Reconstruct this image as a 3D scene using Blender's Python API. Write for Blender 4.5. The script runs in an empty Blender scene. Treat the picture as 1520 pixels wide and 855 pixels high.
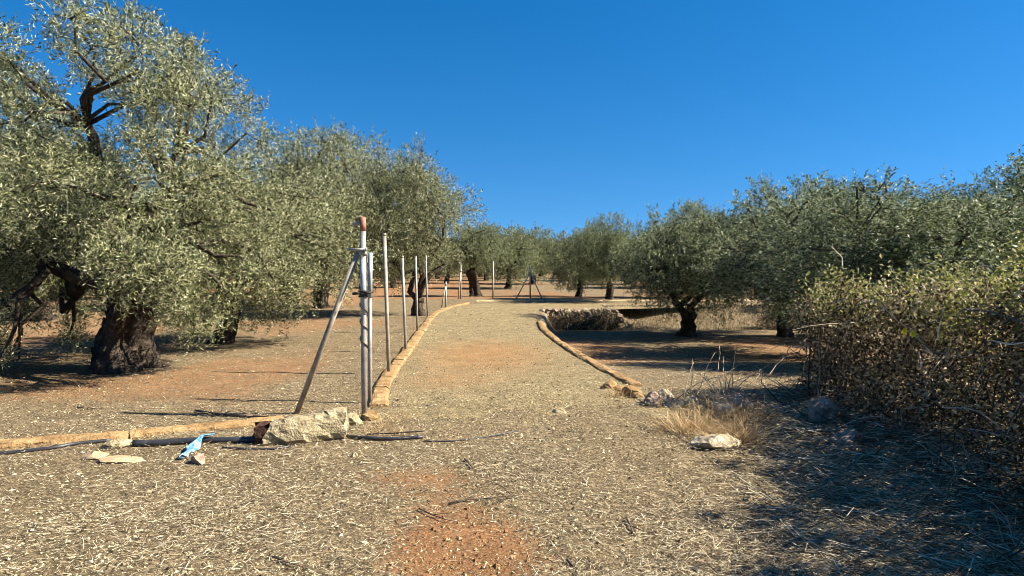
import bpy, math, random
import numpy as np
from mathutils import Vector, Matrix

# ------------------------------------------------------------------ camera, sky, sun, exposure
scene = bpy.context.scene
COL = scene.collection
F_PX, W_PX, H_PX, HORIZON = 1050.0, 1520.0, 855.0, 385.0
CAM_H = 1.6
cam_data = bpy.data.cameras.new('camera')
cam = bpy.data.objects.new('camera', cam_data)
COL.objects.link(cam)
cam_data.sensor_width = 36.0
cam_data.lens = 36.0 * F_PX / W_PX
cam_data.clip_start = 0.05
cam_data.clip_end = 3000
PITCH = math.atan((H_PX / 2 - HORIZON) / F_PX)
cam.location = (0, 0, CAM_H)
cam.rotation_euler = (math.radians(90) - PITCH, 0, 0)
scene.camera = cam

SUN_EL, SUN_AZ = math.radians(38), math.radians(95)      # azimuth clockwise from +Y (view direction)
SUN_DIR = Vector((math.sin(SUN_AZ) * math.cos(SUN_EL), math.cos(SUN_AZ) * math.cos(SUN_EL), math.sin(SUN_EL)))
world = bpy.data.worlds.new('World')
scene.world = world
world.use_nodes = True
wn, wl = world.node_tree.nodes, world.node_tree.links
wn.clear()
sky = wn.new('ShaderNodeTexSky')
sky.sky_type = 'NISHITA'
sky.sun_disc = False
sky.sun_elevation = SUN_EL
sky.sun_rotation = SUN_AZ
sky.altitude = 300
sky.air_density = 1.0
sky.dust_density = 0.2
sky.ozone_density = 4.0
hs = wn.new('ShaderNodeHueSaturation')
hs.inputs['Saturation'].default_value = 1.36
bg = wn.new('ShaderNodeBackground')
bg.inputs['Strength'].default_value = 0.054
wo = wn.new('ShaderNodeOutputWorld')
wtc = wn.new('ShaderNodeTexCoord')
wad = wn.new('ShaderNodeVectorMath')
wad.operation = 'ADD'
wad.inputs[1].default_value = (0, 0, 0.16)
wnm = wn.new('ShaderNodeVectorMath')
wnm.operation = 'NORMALIZE'
wl.new(wtc.outputs['Generated'], wad.inputs[0])
wl.new(wad.outputs[0], wnm.inputs[0])
wl.new(wnm.outputs[0], sky.inputs['Vector'])
wl.new(sky.outputs[0], hs.inputs['Color'])
wl.new(hs.outputs[0], bg.inputs['Color'])
wl.new(bg.outputs[0], wo.inputs['Surface'])

sun_data = bpy.data.lights.new('sun', 'SUN')
sun_data.energy = 5.0
sun_data.angle = math.radians(0.5)
sun_data.color = (1.0, 0.92, 0.80)
sun = bpy.data.objects.new('sun', sun_data)
COL.objects.link(sun)
sun.rotation_euler = SUN_DIR.to_track_quat('Z', 'Y').to_euler()
sun.location = (20, -5, 20)

scene.view_settings.view_transform = 'Standard'
scene.view_settings.look = 'None'
scene.view_settings.exposure = 1.68
scene.view_settings.gamma = 1.0
scene.cycles.pixel_filter_type = 'BLACKMAN_HARRIS'
scene.cycles.filter_width = 0.85           # a crisp phone picture

# ------------------------------------------------------------------ helpers
rng = np.random.default_rng(11)


def ground_point(px, py, z=0.0):
    """the spot on height z that the photograph shows at pixel px, py"""
    a = (px - W_PX / 2) / F_PX
    b = -(py - H_PX / 2) / F_PX
    c, s = math.cos(PITCH), math.sin(PITCH)
    d = (a, c + b * s, -s + b * c)
    t = (z - CAM_H) / d[2]
    return (d[0] * t, d[1] * t)


def height_at(px, py, y):
    """height of the point at pixel py and depth y"""
    b = -(py - H_PX / 2) / F_PX
    c, s = math.cos(PITCH), math.sin(PITCH)
    t = y / (c + b * s)
    return CAM_H + (-s + b * c) * t


def smooth(a, b, x):
    t = np.clip((x - a) / (b - a), 0, 1)
    return t * t * (3 - 2 * t)


class Noise2:
    def __init__(self, seed):
        self.g = np.random.default_rng(seed).random((256, 256))

    def one(self, x, y):
        xi, yi = np.floor(x).astype(int), np.floor(y).astype(int)
        fx, fy = x - xi, y - yi
        fx, fy = fx * fx * (3 - 2 * fx), fy * fy * (3 - 2 * fy)
        g = self.g
        a, b = g[xi % 256, yi % 256], g[(xi + 1) % 256, yi % 256]
        c, d = g[xi % 256, (yi + 1) % 256], g[(xi + 1) % 256, (yi + 1) % 256]
        return (a * (1 - fx) + b * fx) * (1 - fy) + (c * (1 - fx) + d * fx) * fy

    def __call__(self, x, y, octaves=3):
        x, y = np.asarray(x, float), np.asarray(y, float)
        v, amp, tot = 0, 1.0, 0
        for k in range(octaves):
            v = v + amp * self.one(x * 2 ** k + 17.3 * k, y * 2 ** k + 9.1 * k)
            tot += amp
            amp *= 0.5
        return v / tot


N1, N2, N3 = Noise2(1), Noise2(2), Noise2(3)


def make_mesh(name, verts, faces, mat=None, smooth_shade=False):
    """verts (n,3); faces (m,3) or (m,4) array or a list of both kinds"""
    me = bpy.data.meshes.new(name)
    verts = np.asarray(verts, dtype=np.float32)
    groups = faces if isinstance(faces, list) else [faces]
    groups = [np.asarray(f, dtype=np.int32) for f in groups if len(f)]
    me.vertices.add(len(verts))
    me.vertices.foreach_set('co', verts.ravel())
    loops = np.concatenate([f.ravel() for f in groups])
    sizes = np.concatenate([np.full(len(f), f.shape[1], np.int32) for f in groups])
    starts = np.concatenate([[0], np.cumsum(sizes)[:-1]]).astype(np.int32)
    me.loops.add(len(loops))
    me.loops.foreach_set('vertex_index', loops)
    me.polygons.add(len(sizes))
    me.polygons.foreach_set('loop_start', starts)
    me.polygons.foreach_set('loop_total', sizes)
    me.polygons.foreach_set('use_smooth', np.full(len(sizes), smooth_shade))
    me.update(calc_edges=True)
    me.validate()
    if mat:
        me.materials.append(mat)
    return me


def add(name, me, parent=None, loc=(0, 0, 0), rot=(0, 0, 0), scale=(1, 1, 1), **props):
    o = bpy.data.objects.new(name, me)
    COL.objects.link(o)
    o.location, o.rotation_euler, o.scale = loc, rot, scale
    if parent:
        o.parent = parent
    for k, v in props.items():
        o[k] = v
    return o


def tubes(paths, sides=6, cap=True):
    """paths: list of (points (k,3), radii (k,)); one mesh of swept tubes"""
    V, Fq, Ft, base = [], [], [], 0
    ang = np.linspace(0, 2 * np.pi, sides, endpoint=False)
    for pts, rad in paths:
        pts = np.asarray(pts, float)
        rad = np.broadcast_to(np.asarray(rad, float), (len(pts),))
        tan = np.gradient(pts, axis=0)
        tan /= np.linalg.norm(tan, axis=1, keepdims=True) + 1e-9
        ref = np.array([0, 0, 1.0]) if abs(tan[0][2]) < 0.9 else np.array([1.0, 0, 0])
        n = len(pts)
        u = ref - tan[0] * np.dot(ref, tan[0])
        u /= np.linalg.norm(u)
        for i in range(n):
            u = u - tan[i] * np.dot(u, tan[i])
            u /= np.linalg.norm(u) + 1e-9
            w = np.cross(tan[i], u)
            V.append(pts[i] + rad[i] * (np.cos(ang)[:, None] * u + np.sin(ang)[:, None] * w))
        for i in range(n - 1):
            for j in range(sides):
                a, b = base + i * sides + j, base + i * sides + (j + 1) % sides
                Fq.append((a, b, b + sides, a + sides))
        cnt = n * sides
        if cap:
            V.append(pts[[0, -1]])
            c0, c1 = base + cnt, base + cnt + 1
            for j in range(sides):
                Ft.append((c0, base + (j + 1) % sides, base + j))
                e = base + (n - 1) * sides
                Ft.append((c1, e + j, e + (j + 1) % sides))
            cnt += 2
        base += cnt
    return np.concatenate(V), [np.array(Fq), np.array(Ft)]


def unit(v):
    return v / (np.linalg.norm(v, axis=-1, keepdims=True) + 1e-9)


def leaf_quads(base, direction, length, width, side=None, fold=0.18, r=rng):
    """one folded diamond (4 corners, 2 triangles) for each base point"""
    n = len(base)
    d = unit(direction)
    if side is None:
        side = r.normal(size=(n, 3))
    s = unit(side - d * np.sum(side * d, axis=1, keepdims=True))
    up = np.cross(d, s)
    L, Wd = length[:, None], width[:, None]
    a = base
    b = base + d * L * 0.5 + s * Wd * 0.5 + up * Wd * fold
    c = base + d * L + up * L * -0.06
    e = base + d * L * 0.5 - s * Wd * 0.5 + up * Wd * fold
    V = np.stack([a, b, c, e], axis=1).reshape(-1, 3)
    i = np.arange(n) * 4
    Fc = np.concatenate([np.stack([i, i + 1, i + 2], 1), np.stack([i, i + 2, i + 3], 1)])
    return V, Fc


def ribbon_quads(base, direction, length, width, r=rng, lift=0.0):
    n = len(base)
    d = unit(direction)
    s = unit(np.cross(d, np.array([0, 0, 1.0])) + r.normal(size=(n, 3)) * 0.45)
    a = base - d * length[:, None] / 2
    b = base + d * length[:, None] / 2
    w = s * width[:, None] / 2
    V = np.stack([a - w, a + w, b + w * 0.5, b - w * 0.5], 1).reshape(-1, 3)
    i = np.arange(n) * 4
    return V, np.stack([i, i + 1, i + 2, i + 3], 1)


# ------------------------------------------------------------------ materials
def new_mat(name):
    m = bpy.data.materials.new(name)
    m.use_nodes = True
    nt = m.node_tree
    return m, nt.nodes, nt.links, nt.nodes['Principled BSDF']


def ramp(nodes, stops):
    r = nodes.new('ShaderNodeValToRGB')
    el = r.color_ramp.elements
    while len(el) < len(stops):
        el.new(0.5)
    for e, (p, c) in zip(el, stops):
        e.position = p
        e.color = (*c, 1)
    return r


def noise_mat(name, stops, scale=6.0, rough=0.85, bump=0.3, bump_scale=40.0, metallic=0.0, dist=0.02, spec=0.3, detail=8):
    m, n, l, b = new_mat(name)
    tc = n.new('ShaderNodeTexCoord')
    t = n.new('ShaderNodeTexNoise')
    t.inputs['Scale'].default_value = scale
    t.inputs['Detail'].default_value = detail
    t.inputs['Roughness'].default_value = 0.65
    l.new(tc.outputs['Object'], t.inputs['Vector'])
    r = ramp(n, stops)
    l.new(t.outputs['Fac'], r.inputs['Fac'])
    l.new(r.outputs['Color'], b.inputs['Base Color'])
    b.inputs['Roughness'].default_value = rough
    b.inputs['Metallic'].default_value = metallic
    b.inputs['Specular IOR Level'].default_value = spec
    if bump:
        t2 = n.new('ShaderNodeTexNoise')
        t2.inputs['Scale'].default_value = bump_scale
        t2.inputs['Detail'].default_value = 6
        l.new(tc.outputs['Object'], t2.inputs['Vector'])
        bp = n.new('ShaderNodeBump')
        bp.inputs['Strength'].default_value = bump
        bp.inputs['Distance'].default_value = dist
        l.new(t2.outputs['Fac'], bp.inputs['Height'])
        l.new(bp.outputs['Normal'], b.inputs['Normal'])
    return m


def island_mat(name, stops, rough=0.6, translucent=0.0, spec=0.3, tcol=None):
    """each loose piece takes a colour of its own from the ramp"""
    m, n, l, b = new_mat(name)
    g = n.new('ShaderNodeNewGeometry')
    r = ramp(n, stops)
    l.new(g.outputs['Random Per Island'], r.inputs['Fac'])
    l.new(r.outputs['Color'], b.inputs['Base Color'])
    b.inputs['Roughness'].default_value = rough
    b.inputs['Specular IOR Level'].default_value = spec
    if translucent:
        t = n.new('ShaderNodeBsdfTranslucent')
        if tcol:
            t.inputs['Color'].default_value = (*tcol, 1)
        else:
            l.new(r.outputs['Color'], t.inputs['Color'])
        mx = n.new('ShaderNodeMixShader')
        mx.inputs['Fac'].default_value = translucent
        l.new(b.outputs[0], mx.inputs[1])
        l.new(t.outputs[0], mx.inputs[2])
        out = [x for x in n if x.type == 'OUTPUT_MATERIAL'][0]
        l.new(mx.outputs[0], out.inputs['Surface'])
    return m


def soil_mat(name, gravel, soil):
    """gravel / litter colour with bare soil where the vertex attribute says so"""
    m, n, l, b = new_mat(name)
    tc = n.new('ShaderNodeTexCoord')

    def noise(scale, detail=6, rough=0.65):
        t = n.new('ShaderNodeTexNoise')
        t.inputs['Scale'].default_value = scale
        t.inputs['Detail'].default_value = detail
        t.inputs['Roughness'].default_value = rough
        l.new(tc.outputs['Object'], t.inputs['Vector'])
        return t
    v = n.new('ShaderNodeTexVoronoi')
    v.inputs['Scale'].default_value = 34
    l.new(tc.outputs['Object'], v.inputs['Vector'])
    fine = noise(55, 8, 0.8)
    mid = noise(2.3, 6)
    g1 = ramp(n, gravel)
    l.new(fine.outputs['Fac'], g1.inputs['Fac'])
    vc = n.new('ShaderNodeSeparateColor')
    l.new(v.outputs['Color'], vc.inputs[0])
    gr = ramp(n, [(0.0, (0.62, 0.6, 0.56)), (0.6, (1, 1, 1)), (1.0, (1.25, 1.22, 1.1))])
    l.new(vc.outputs[0], gr.inputs['Fac'])
    mu = n.new('ShaderNodeMix')
    mu.data_type = 'RGBA'
    mu.blend_type = 'MULTIPLY'
    mu.inputs['Factor'].default_value = 1
    l.new(g1.outputs['Color'], mu.inputs['A'])
    l.new(gr.outputs['Color'], mu.inputs['B'])
    s1 = ramp(n, soil)
    l.new(fine.outputs['Fac'], s1.inputs['Fac'])
    at = n.new('ShaderNodeAttribute')
    at.attribute_name = 'soil'
    ad = n.new('ShaderNodeMath')
    ad.operation = 'ADD'
    l.new(at.outputs['Fac'], ad.inputs[0])
    sb = n.new('ShaderNodeMath')
    sb.operation = 'MULTIPLY_ADD'
    sb.inputs[1].default_value = 2.2
    sb.inputs[2].default_value = -1.1
    nn = noise(9, 10, 0.8)
    l.new(nn.outputs['Fac'], sb.inputs[0])
    l.new(sb.outputs[0], ad.inputs[1])
    mr = n.new('ShaderNodeMapRange')
    mr.inputs['From Min'].default_value = 0.3
    mr.inputs['From Max'].default_value = 0.75
    l.new(ad.outputs[0], mr.inputs['Value'])
    mx = n.new('ShaderNodeMix')
    mx.data_type = 'RGBA'
    l.new(mr.outputs['Result'], mx.inputs['Factor'])
    l.new(mu.outputs['Result'], mx.inputs['A'])
    l.new(s1.outputs['Color'], mx.inputs['B'])
    br = ramp(n, [(0.3, (0.78, 0.78, 0.78)), (0.7, (1.12, 1.12, 1.12))])
    l.new(mid.outputs['Fac'], br.inputs['Fac'])
    m2 = n.new('ShaderNodeMix')
    m2.data_type = 'RGBA'
    m2.blend_type = 'MULTIPLY'
    m2.inputs['Factor'].default_value = 1
    l.new(mx.outputs['Result'], m2.inputs['A'])
    l.new(br.outputs['Color'], m2.inputs['B'])
    l.new(m2.outputs['Result'], b.inputs['Base Color'])
    b.inputs['Roughness'].default_value = 0.95
    b.inputs['Specular IOR Level'].default_value = 0.1
    b1 = n.new('ShaderNodeBump')
    b1.inputs['Strength'].default_value = 0.9
    b1.inputs['Distance'].default_value = 0.03
    b1.invert = True
    l.new(v.outputs['Distance'], b1.inputs['Height'])
    b2 = n.new('ShaderNodeBump')
    b2.inputs['Strength'].default_value = 0.8
    b2.inputs['Distance'].default_value = 0.03
    l.new(fine.outputs['Fac'], b2.inputs['Height'])
    l.new(b1.outputs['Normal'], b2.inputs['Normal'])
    l.new(b2.outputs['Normal'], b.inputs['Normal'])
    return m


M = {}
M['ground'] = soil_mat('ground_litter',
                       [(0.36, (0.03, 0.022, 0.013)), (0.5, (0.215, 0.16, 0.092)), (0.68, (0.47, 0.385, 0.24))],
                       [(0.34, (0.11, 0.05, 0.023)), (0.5, (0.28, 0.145, 0.065)), (0.68, (0.46, 0.285, 0.145))])
M['path'] = soil_mat('path_gravel',
                     [(0.36, (0.04, 0.03, 0.017)), (0.5, (0.28, 0.218, 0.118)), (0.68, (0.54, 0.45, 0.265))],
                     [(0.34, (0.13, 0.065, 0.028)), (0.5, (0.32, 0.185, 0.08)), (0.68, (0.49, 0.325, 0.165))])
M['pebble'] = island_mat('pebbles', [(0, (0.04, 0.03, 0.016)), (0.35, (0.20, 0.155, 0.082)), (0.65, (0.38, 0.315, 0.18)), (1, (0.56, 0.48, 0.31))], rough=0.9, spec=0.15)
M['straw'] = island_mat('dry_straw', [(0, (0.03, 0.02, 0.011)), (0.36, (0.19, 0.14, 0.078)), (0.6, (0.43, 0.36, 0.22)), (1, (0.64, 0.57, 0.40))], rough=0.7, translucent=0.15)
M['clod'] = island_mat('orange_clods', [(0, (0.14, 0.065, 0.028)), (0.6, (0.34, 0.18, 0.075)), (1, (0.5, 0.33, 0.17))], rough=0.95, spec=0.1)
M['tuft'] = island_mat('dry_grass', [(0, (0.20, 0.11, 0.045)), (0.4, (0.38, 0.25, 0.105)), (1, (0.58, 0.45, 0.25))], rough=0.7, translucent=0.25)
M['bark'] = noise_mat('olive_bark', [(0.3, (0.018, 0.013, 0.009)), (0.55, (0.058, 0.045, 0.033)), (0.75, (0.15, 0.12, 0.09))], scale=9, bump=0.9, bump_scale=22, dist=0.05, rough=0.95, spec=0.1)
M['leaf_near'] = island_mat('olive_leaf_yellowish', [(0, (0.02, 0.028, 0.010)), (0.38, (0.09, 0.106, 0.038)), (0.6, (0.26, 0.27, 0.115)), (1, (0.52, 0.51, 0.31))], rough=0.4, translucent=0.2)
M['leaf_green'] = island_mat('olive_leaf_green', [(0, (0.016, 0.026, 0.008)), (0.42, (0.075, 0.098, 0.033)), (0.62, (0.23, 0.265, 0.105)), (1, (0.52, 0.55, 0.33))], rough=0.4, translucent=0.18)
M['leaf_far'] = island_mat('olive_leaf_grey_green', [(0, (0.02, 0.029, 0.010)), (0.4, (0.085, 0.104, 0.036)), (0.62, (0.23, 0.26, 0.105)), (1, (0.49, 0.51, 0.30))], rough=0.45, translucent=0.18)
M['kerb'] = noise_mat('dusty_concrete', [(0.28, (0.11, 0.065, 0.03)), (0.45, (0.25, 0.155, 0.068)), (0.6, (0.34, 0.225, 0.105)), (0.78, (0.46, 0.35, 0.19))], scale=5, bump=1.0, bump_scale=38, dist=0.02, rough=0.95, spec=0.1)
M['kerb_grey'] = noise_mat('earth_stained_concrete', [(0.28, (0.20, 0.13, 0.06)), (0.5, (0.36, 0.275, 0.145)), (0.72, (0.48, 0.40, 0.24))], scale=7, bump=0.6, bump_scale=30, dist=0.015, rough=0.95, spec=0.1)
M['concrete'] = noise_mat('pale_broken_concrete', [(0.3, (0.15, 0.115, 0.06)), (0.5, (0.32, 0.26, 0.15)), (0.7, (0.47, 0.40, 0.25))], scale=14, bump=0.9, bump_scale=45, dist=0.02, rough=0.95, spec=0.1)
M['concrete_end_shade'] = noise_mat('shade_darkened_end', [(0.35, (0.02, 0.010, 0.007)), (0.55, (0.06, 0.024, 0.014)), (0.75, (0.16, 0.075, 0.04))], scale=18, bump=1.0, bump_scale=30, dist=0.03, rough=0.95)  # block's broken end: shade put into the colour, near black brown
M['steel'] = noise_mat('galvanised_steel', [(0.3, (0.17, 0.15, 0.125)), (0.5, (0.28, 0.26, 0.225)), (0.7, (0.40, 0.38, 0.335))], scale=11, bump=0.12, bump_scale=60, dist=0.004, rough=0.55, metallic=0.35, spec=0.4)
M['steel_dusty'] = noise_mat('dusty_galvanised_steel', [(0.3, (0.18, 0.15, 0.105)), (0.5, (0.30, 0.26, 0.195)), (0.7, (0.42, 0.38, 0.30))], scale=9, bump=0.15, bump_scale=60, dist=0.004, rough=0.65, metallic=0.25, spec=0.35)
M['red'] = noise_mat('faded_red_paint', [(0.35, (0.22, 0.075, 0.045)), (0.6, (0.40, 0.16, 0.10))], scale=30, bump=0.1, rough=0.7)
M['blue_paint'] = noise_mat('pale_blue_worn_paint', [(0.35, (0.24, 0.24, 0.22)), (0.5, (0.30, 0.35, 0.38)), (0.68, (0.46, 0.51, 0.54))], scale=8, bump=0.1, rough=0.6, metallic=0.1)
M['dark_metal'] = noise_mat('rusty_dark_metal', [(0.3, (0.02, 0.018, 0.016)), (0.6, (0.07, 0.055, 0.045)), (0.8, (0.16, 0.10, 0.06))], scale=40, bump=0.3, rough=0.6, metallic=0.5)
M['pipe'] = noise_mat('black_polythene', [(0.3, (0.015, 0.015, 0.016)), (0.6, (0.035, 0.036, 0.04)), (0.8, (0.10, 0.095, 0.085))], scale=14, bump=0.1, bump_scale=20, rough=0.45, spec=0.5)
M['blue_plastic'] = noise_mat('crumpled_blue_plastic', [(0.3, (0.03, 0.12, 0.24)), (0.52, (0.12, 0.30, 0.46)), (0.72, (0.50, 0.62, 0.70))], scale=16, bump=0.8, bump_scale=24, dist=0.03, rough=0.3, spec=0.5)
M['stone'] = noise_mat('pale_limestone', [(0.3, (0.15, 0.11, 0.065)), (0.5, (0.36, 0.29, 0.185)), (0.7, (0.56, 0.48, 0.34))], scale=9, bump=0.8, bump_scale=26, dist=0.03, rough=0.95, spec=0.1)
M['stone_grey'] = noise_mat('weathered_grey_stone', [(0.3, (0.16, 0.11, 0.075)), (0.5, (0.30, 0.22, 0.16)), (0.7, (0.46, 0.36, 0.27))], scale=9, bump=0.8, bump_scale=26, dist=0.03, rough=0.95, spec=0.1)
M['slab'] = noise_mat('flat_brown_slab', [(0.3, (0.28, 0.19, 0.11)), (0.6, (0.44, 0.32, 0.19)), (0.8, (0.55, 0.44, 0.28))], scale=9, bump=0.4, bump_scale=30, rough=0.95, spec=0.1)
M['twig'] = noise_mat('dead_twig', [(0.3, (0.05, 0.035, 0.025)), (0.6, (0.14, 0.10, 0.07))], scale=12, bump=0.4, rough=0.9)
M['cane'] = island_mat('dead_canes', [(0, (0.16, 0.11, 0.07)), (0.5, (0.36, 0.28, 0.19)), (1, (0.66, 0.58, 0.44))], rough=0.8)
M['vine'] = island_mat('dry_vine', [(0, (0.03, 0.019, 0.012)), (0.55, (0.10, 0.066, 0.042)), (0.85, (0.34, 0.26, 0.17)), (1, (0.7, 0.6, 0.45))], rough=0.8)
M['dry_leaf'] = island_mat('dry_brown_leaf', [(0, (0.025, 0.016, 0.008)), (0.5, (0.11, 0.078, 0.036)), (0.74, (0.32, 0.25, 0.125)), (1, (0.7, 0.61, 0.4))], rough=0.7, translucent=0.25)
M['vine_leaf'] = island_mat('yellow_green_leaf', [(0, (0.10, 0.12, 0.03)), (0.5, (0.24, 0.25, 0.07)), (0.85, (0.42, 0.38, 0.13)), (1, (0.5, 0.42, 0.22))], rough=0.5, translucent=0.35)
M['yellow'] = island_mat('yellow_petal', [(0, (0.72, 0.60, 0.02)), (1, (0.85, 0.75, 0.05))], rough=0.5, translucent=0.3)

# ------------------------------------------------------------------ terrain
# right edge of the path and foot of the terrace, x as a function of y
RK = np.array([(1.72, 7.9), (1.56, 8.6), (1.27, 10.0), (1.03, 11.6), (0.80, 13.6), (0.62, 15.8), (0.60, 17.9), (0.72, 20.0), (0.84, 21.7)])
LK = np.array([(-1.42, 7.6), (-1.58, 8.6), (-1.70, 10.0), (-1.80, 12.3), (-1.98, 15.5), (-2.18, 18.6), (-2.22, 21.2), (-2.02, 23.6), (-1.55, 25.6)])
WALL_Y, WALL_X0, WALL_X1, DROP = 21.75, 0.84, 3.25, 0.55


def drop_mask(x, y):
    kx = np.interp(y, RK[:, 1], RK[:, 0])
    right = smooth(0.08, 0.55, x - kx)
    far = smooth(9.0, 16.5, y)
    back_sharp = 1 - smooth(WALL_Y + 0.05, WALL_Y + 0.35, y)
    back_slope = 1 - smooth(21.6 + 0.5 * N2(x * 0.5, y * 0), 23.9, y)
    k = smooth(3.0, 4.0, x)
    back = back_sharp * (1 - k) + back_slope * k
    return right * far * back


def ground_h(x, y):
    x, y = np.asarray(x, float), np.asarray(y, float)
    z = -DROP * drop_mask(x, y)
    z = z + (N1(x * 0.45, y * 0.45) - 0.5) * 0.06 * smooth(2.2, 4.5, np.abs(x - 0.1) + 0.02 * y)
    z = z + (N2(x * 3.1, y * 3.1) - 0.5) * 0.030
    z = z + 0.10 * smooth(25.0, 26.2, y) * (1 - smooth(27.5, 31, y))
    z = z + 0.3 * smooth(2.9, 5.0, x) * (1 - smooth(6.5, 9.5, y))
    return z


def soil_amount(x, y):
    x, y = np.asarray(x, float), np.asarray(y, float)

    def spot(cx, cy, rx, ry):
        return np.exp(-(((x - cx) / rx) ** 2 + ((y - cy) / ry) ** 2))
    s = 1.25 * spot(-0.25, 3.75, 0.42, 0.55) + 0.6 * spot(-0.72, 5.15, 0.5, 0.34) + 0.8 * spot(-0.45, 11.8, 1.4, 2.6) + 0.3 * spot(-0.9, 9.0, 0.8, 0.8)
    s = s + 0.4 * spot(-0.45, 4.5, 0.4, 0.5)
    lf = smooth(0.3, 1.5, np.interp(y, LK[:, 1], LK[:, 0]) - x) * smooth(7.0, 8.5, y)
    s = s + lf * (0.22 + 0.36 * smooth(0.42, 0.6, N3(x * 0.5, y * 0.28)))
    rf = smooth(0.0, 0.8, x - np.interp(y, RK[:, 1], RK[:, 0])) * smooth(8.5, 11, y) * (1 - smooth(21.2, 21.8, y))
    s = s + rf * (0.2 + 0.4 * smooth(0.42, 0.6, N3(x * 0.5 + 9, y * 0.28)))
    s = s + smooth(26, 27.5, y) * (0.25 + 0.4 * smooth(0.4, 0.6, N3(x * 0.2 + 3, y * 0.15)))
    return np.clip(s, 0, 1.1)


def grid_axis(lo, hi, fine, centre, growth):
    out, step, v = [centre], fine, centre
    while v < hi:
        v += step
        step *= growth
        out.append(v)
    step, v = fine, centre
    neg = []
    while v > lo:
        v -= step
        step *= growth
        neg.append(v)
    return np.array(neg[::-1] + out)


gx = grid_axis(-420, 420, 0.07, 0.0, 1.021)
gy = np.concatenate([np.arange(-14, 1.5, 0.5), np.arange(1.5, 12, 0.08), np.arange(12, 28, 0.12), grid_axis(28, 900, 0.12, 28.0, 1.05)[1:]])
gy = np.unique(np.round(gy, 4))
GX, GY = np.meshgrid(gx, gy)
GZ = ground_h(GX, GY)
nv, nx = GX.size, len(gx)
ii = (np.arange(len(gy) - 1)[:, None] * nx + np.arange(nx - 1)[None, :]).ravel()
me = make_mesh('ground', np.stack([GX.ravel(), GY.ravel(), GZ.ravel()], 1), np.stack([ii, ii + 1, ii + nx + 1, ii + nx], 1), M['ground'], True)
at = me.attributes.new('soil', 'FLOAT', 'POINT')
at.data.foreach_set('value', soil_amount(GX, GY).ravel().astype(np.float32))
ground = add('ground', me, kind='structure')

# the gravel path: a sheet a little above the ground that bends right behind the low wall
cl, hw = [], []
for t in np.linspace(6.2, 21.0, 150):
    l_, r_ = np.interp(t, LK[:, 1], LK[:, 0]), np.interp(t, RK[:, 1], RK[:, 0])
    cl.append(((l_ + r_) / 2, t))
    hw.append((r_ - l_) / 2 - 0.02)
pv, pf, ps = [], [], []
for i, ((cx, cy), h) in enumerate(zip(cl, hw)):
    for j in range(41):
        u = j / 40 * 2 - 1
        pv.append((cx + u * h, cy))
pv = np.array(pv)
# bend: columns swept round the corner, then straight on to the right
left_edge = [(-2.23, 21.0), (-2.15, 22.2), (-1.95, 23.6), (-1.5, 25.0), (-0.6, 25.55), (0.6, 25.6), (3, 25.55), (8, 25.5), (16, 25.4), (30, 25.3)]
right_edge = [(0.78, 21.0), (0.80, 21.5), (0.84, 21.9), (0.95, 22.0), (1.3, 22.02), (2.0, 22.05), (3.4, 22.4), (8, 24.0), (16, 24.0), (30, 24.0)]
ext = []
for k in range(len(left_edge) - 1):
    for q in range(1, 15):
        f = q / 14
        a = np.array(left_edge[k]) * (1 - f) + np.array(left_edge[k + 1]) * f
        b = np.array(right_edge[k]) * (1 - f) + np.array(right_edge[k + 1]) * f
        for j in range(41):
            u = j / 40
            ext.append(a * (1 - u) + b * u)
pv = np.concatenate([pv, np.array(ext)])
rows = len(pv) // 41
fade = np.ones(rows)
fade[:30] = np.linspace(0, 1, 30)
fade = np.repeat(fade, 41)
raw = (N2(pv[:, 0] * 3.1, pv[:, 1] * 3.1) - 0.5) * 0.030
pz = raw + np.where(fade < 1, -0.05 + 0.068 * np.clip(fade * 1.6 + (N3(pv[:, 0] * 2.2, pv[:, 1] * 2.2) - 0.5) * 1.2, 0, 1), 0.018)
ii = (np.arange(rows - 1)[:, None] * 41 + np.arange(40)[None, :]).ravel()
me = make_mesh('path', np.column_stack([pv, pz]), np.stack([ii, ii + 1, ii + 42, ii + 41], 1), M['path'], True)
at = me.attributes.new('soil', 'FLOAT', 'POINT')
at.data.foreach_set('value', soil_amount(pv[:, 0], pv[:, 1]).astype(np.float32))
path = add('path', me, kind='structure')


def surface(x, y):
    """top of ground or path"""
    return ground_h(x, y) + 0.018 * (np.interp(y, RK[:, 1], RK[:, 0]) > x) * (np.interp(y, LK[:, 1], LK[:, 0]) < x) * (np.asarray(y) > 7.5)


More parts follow.
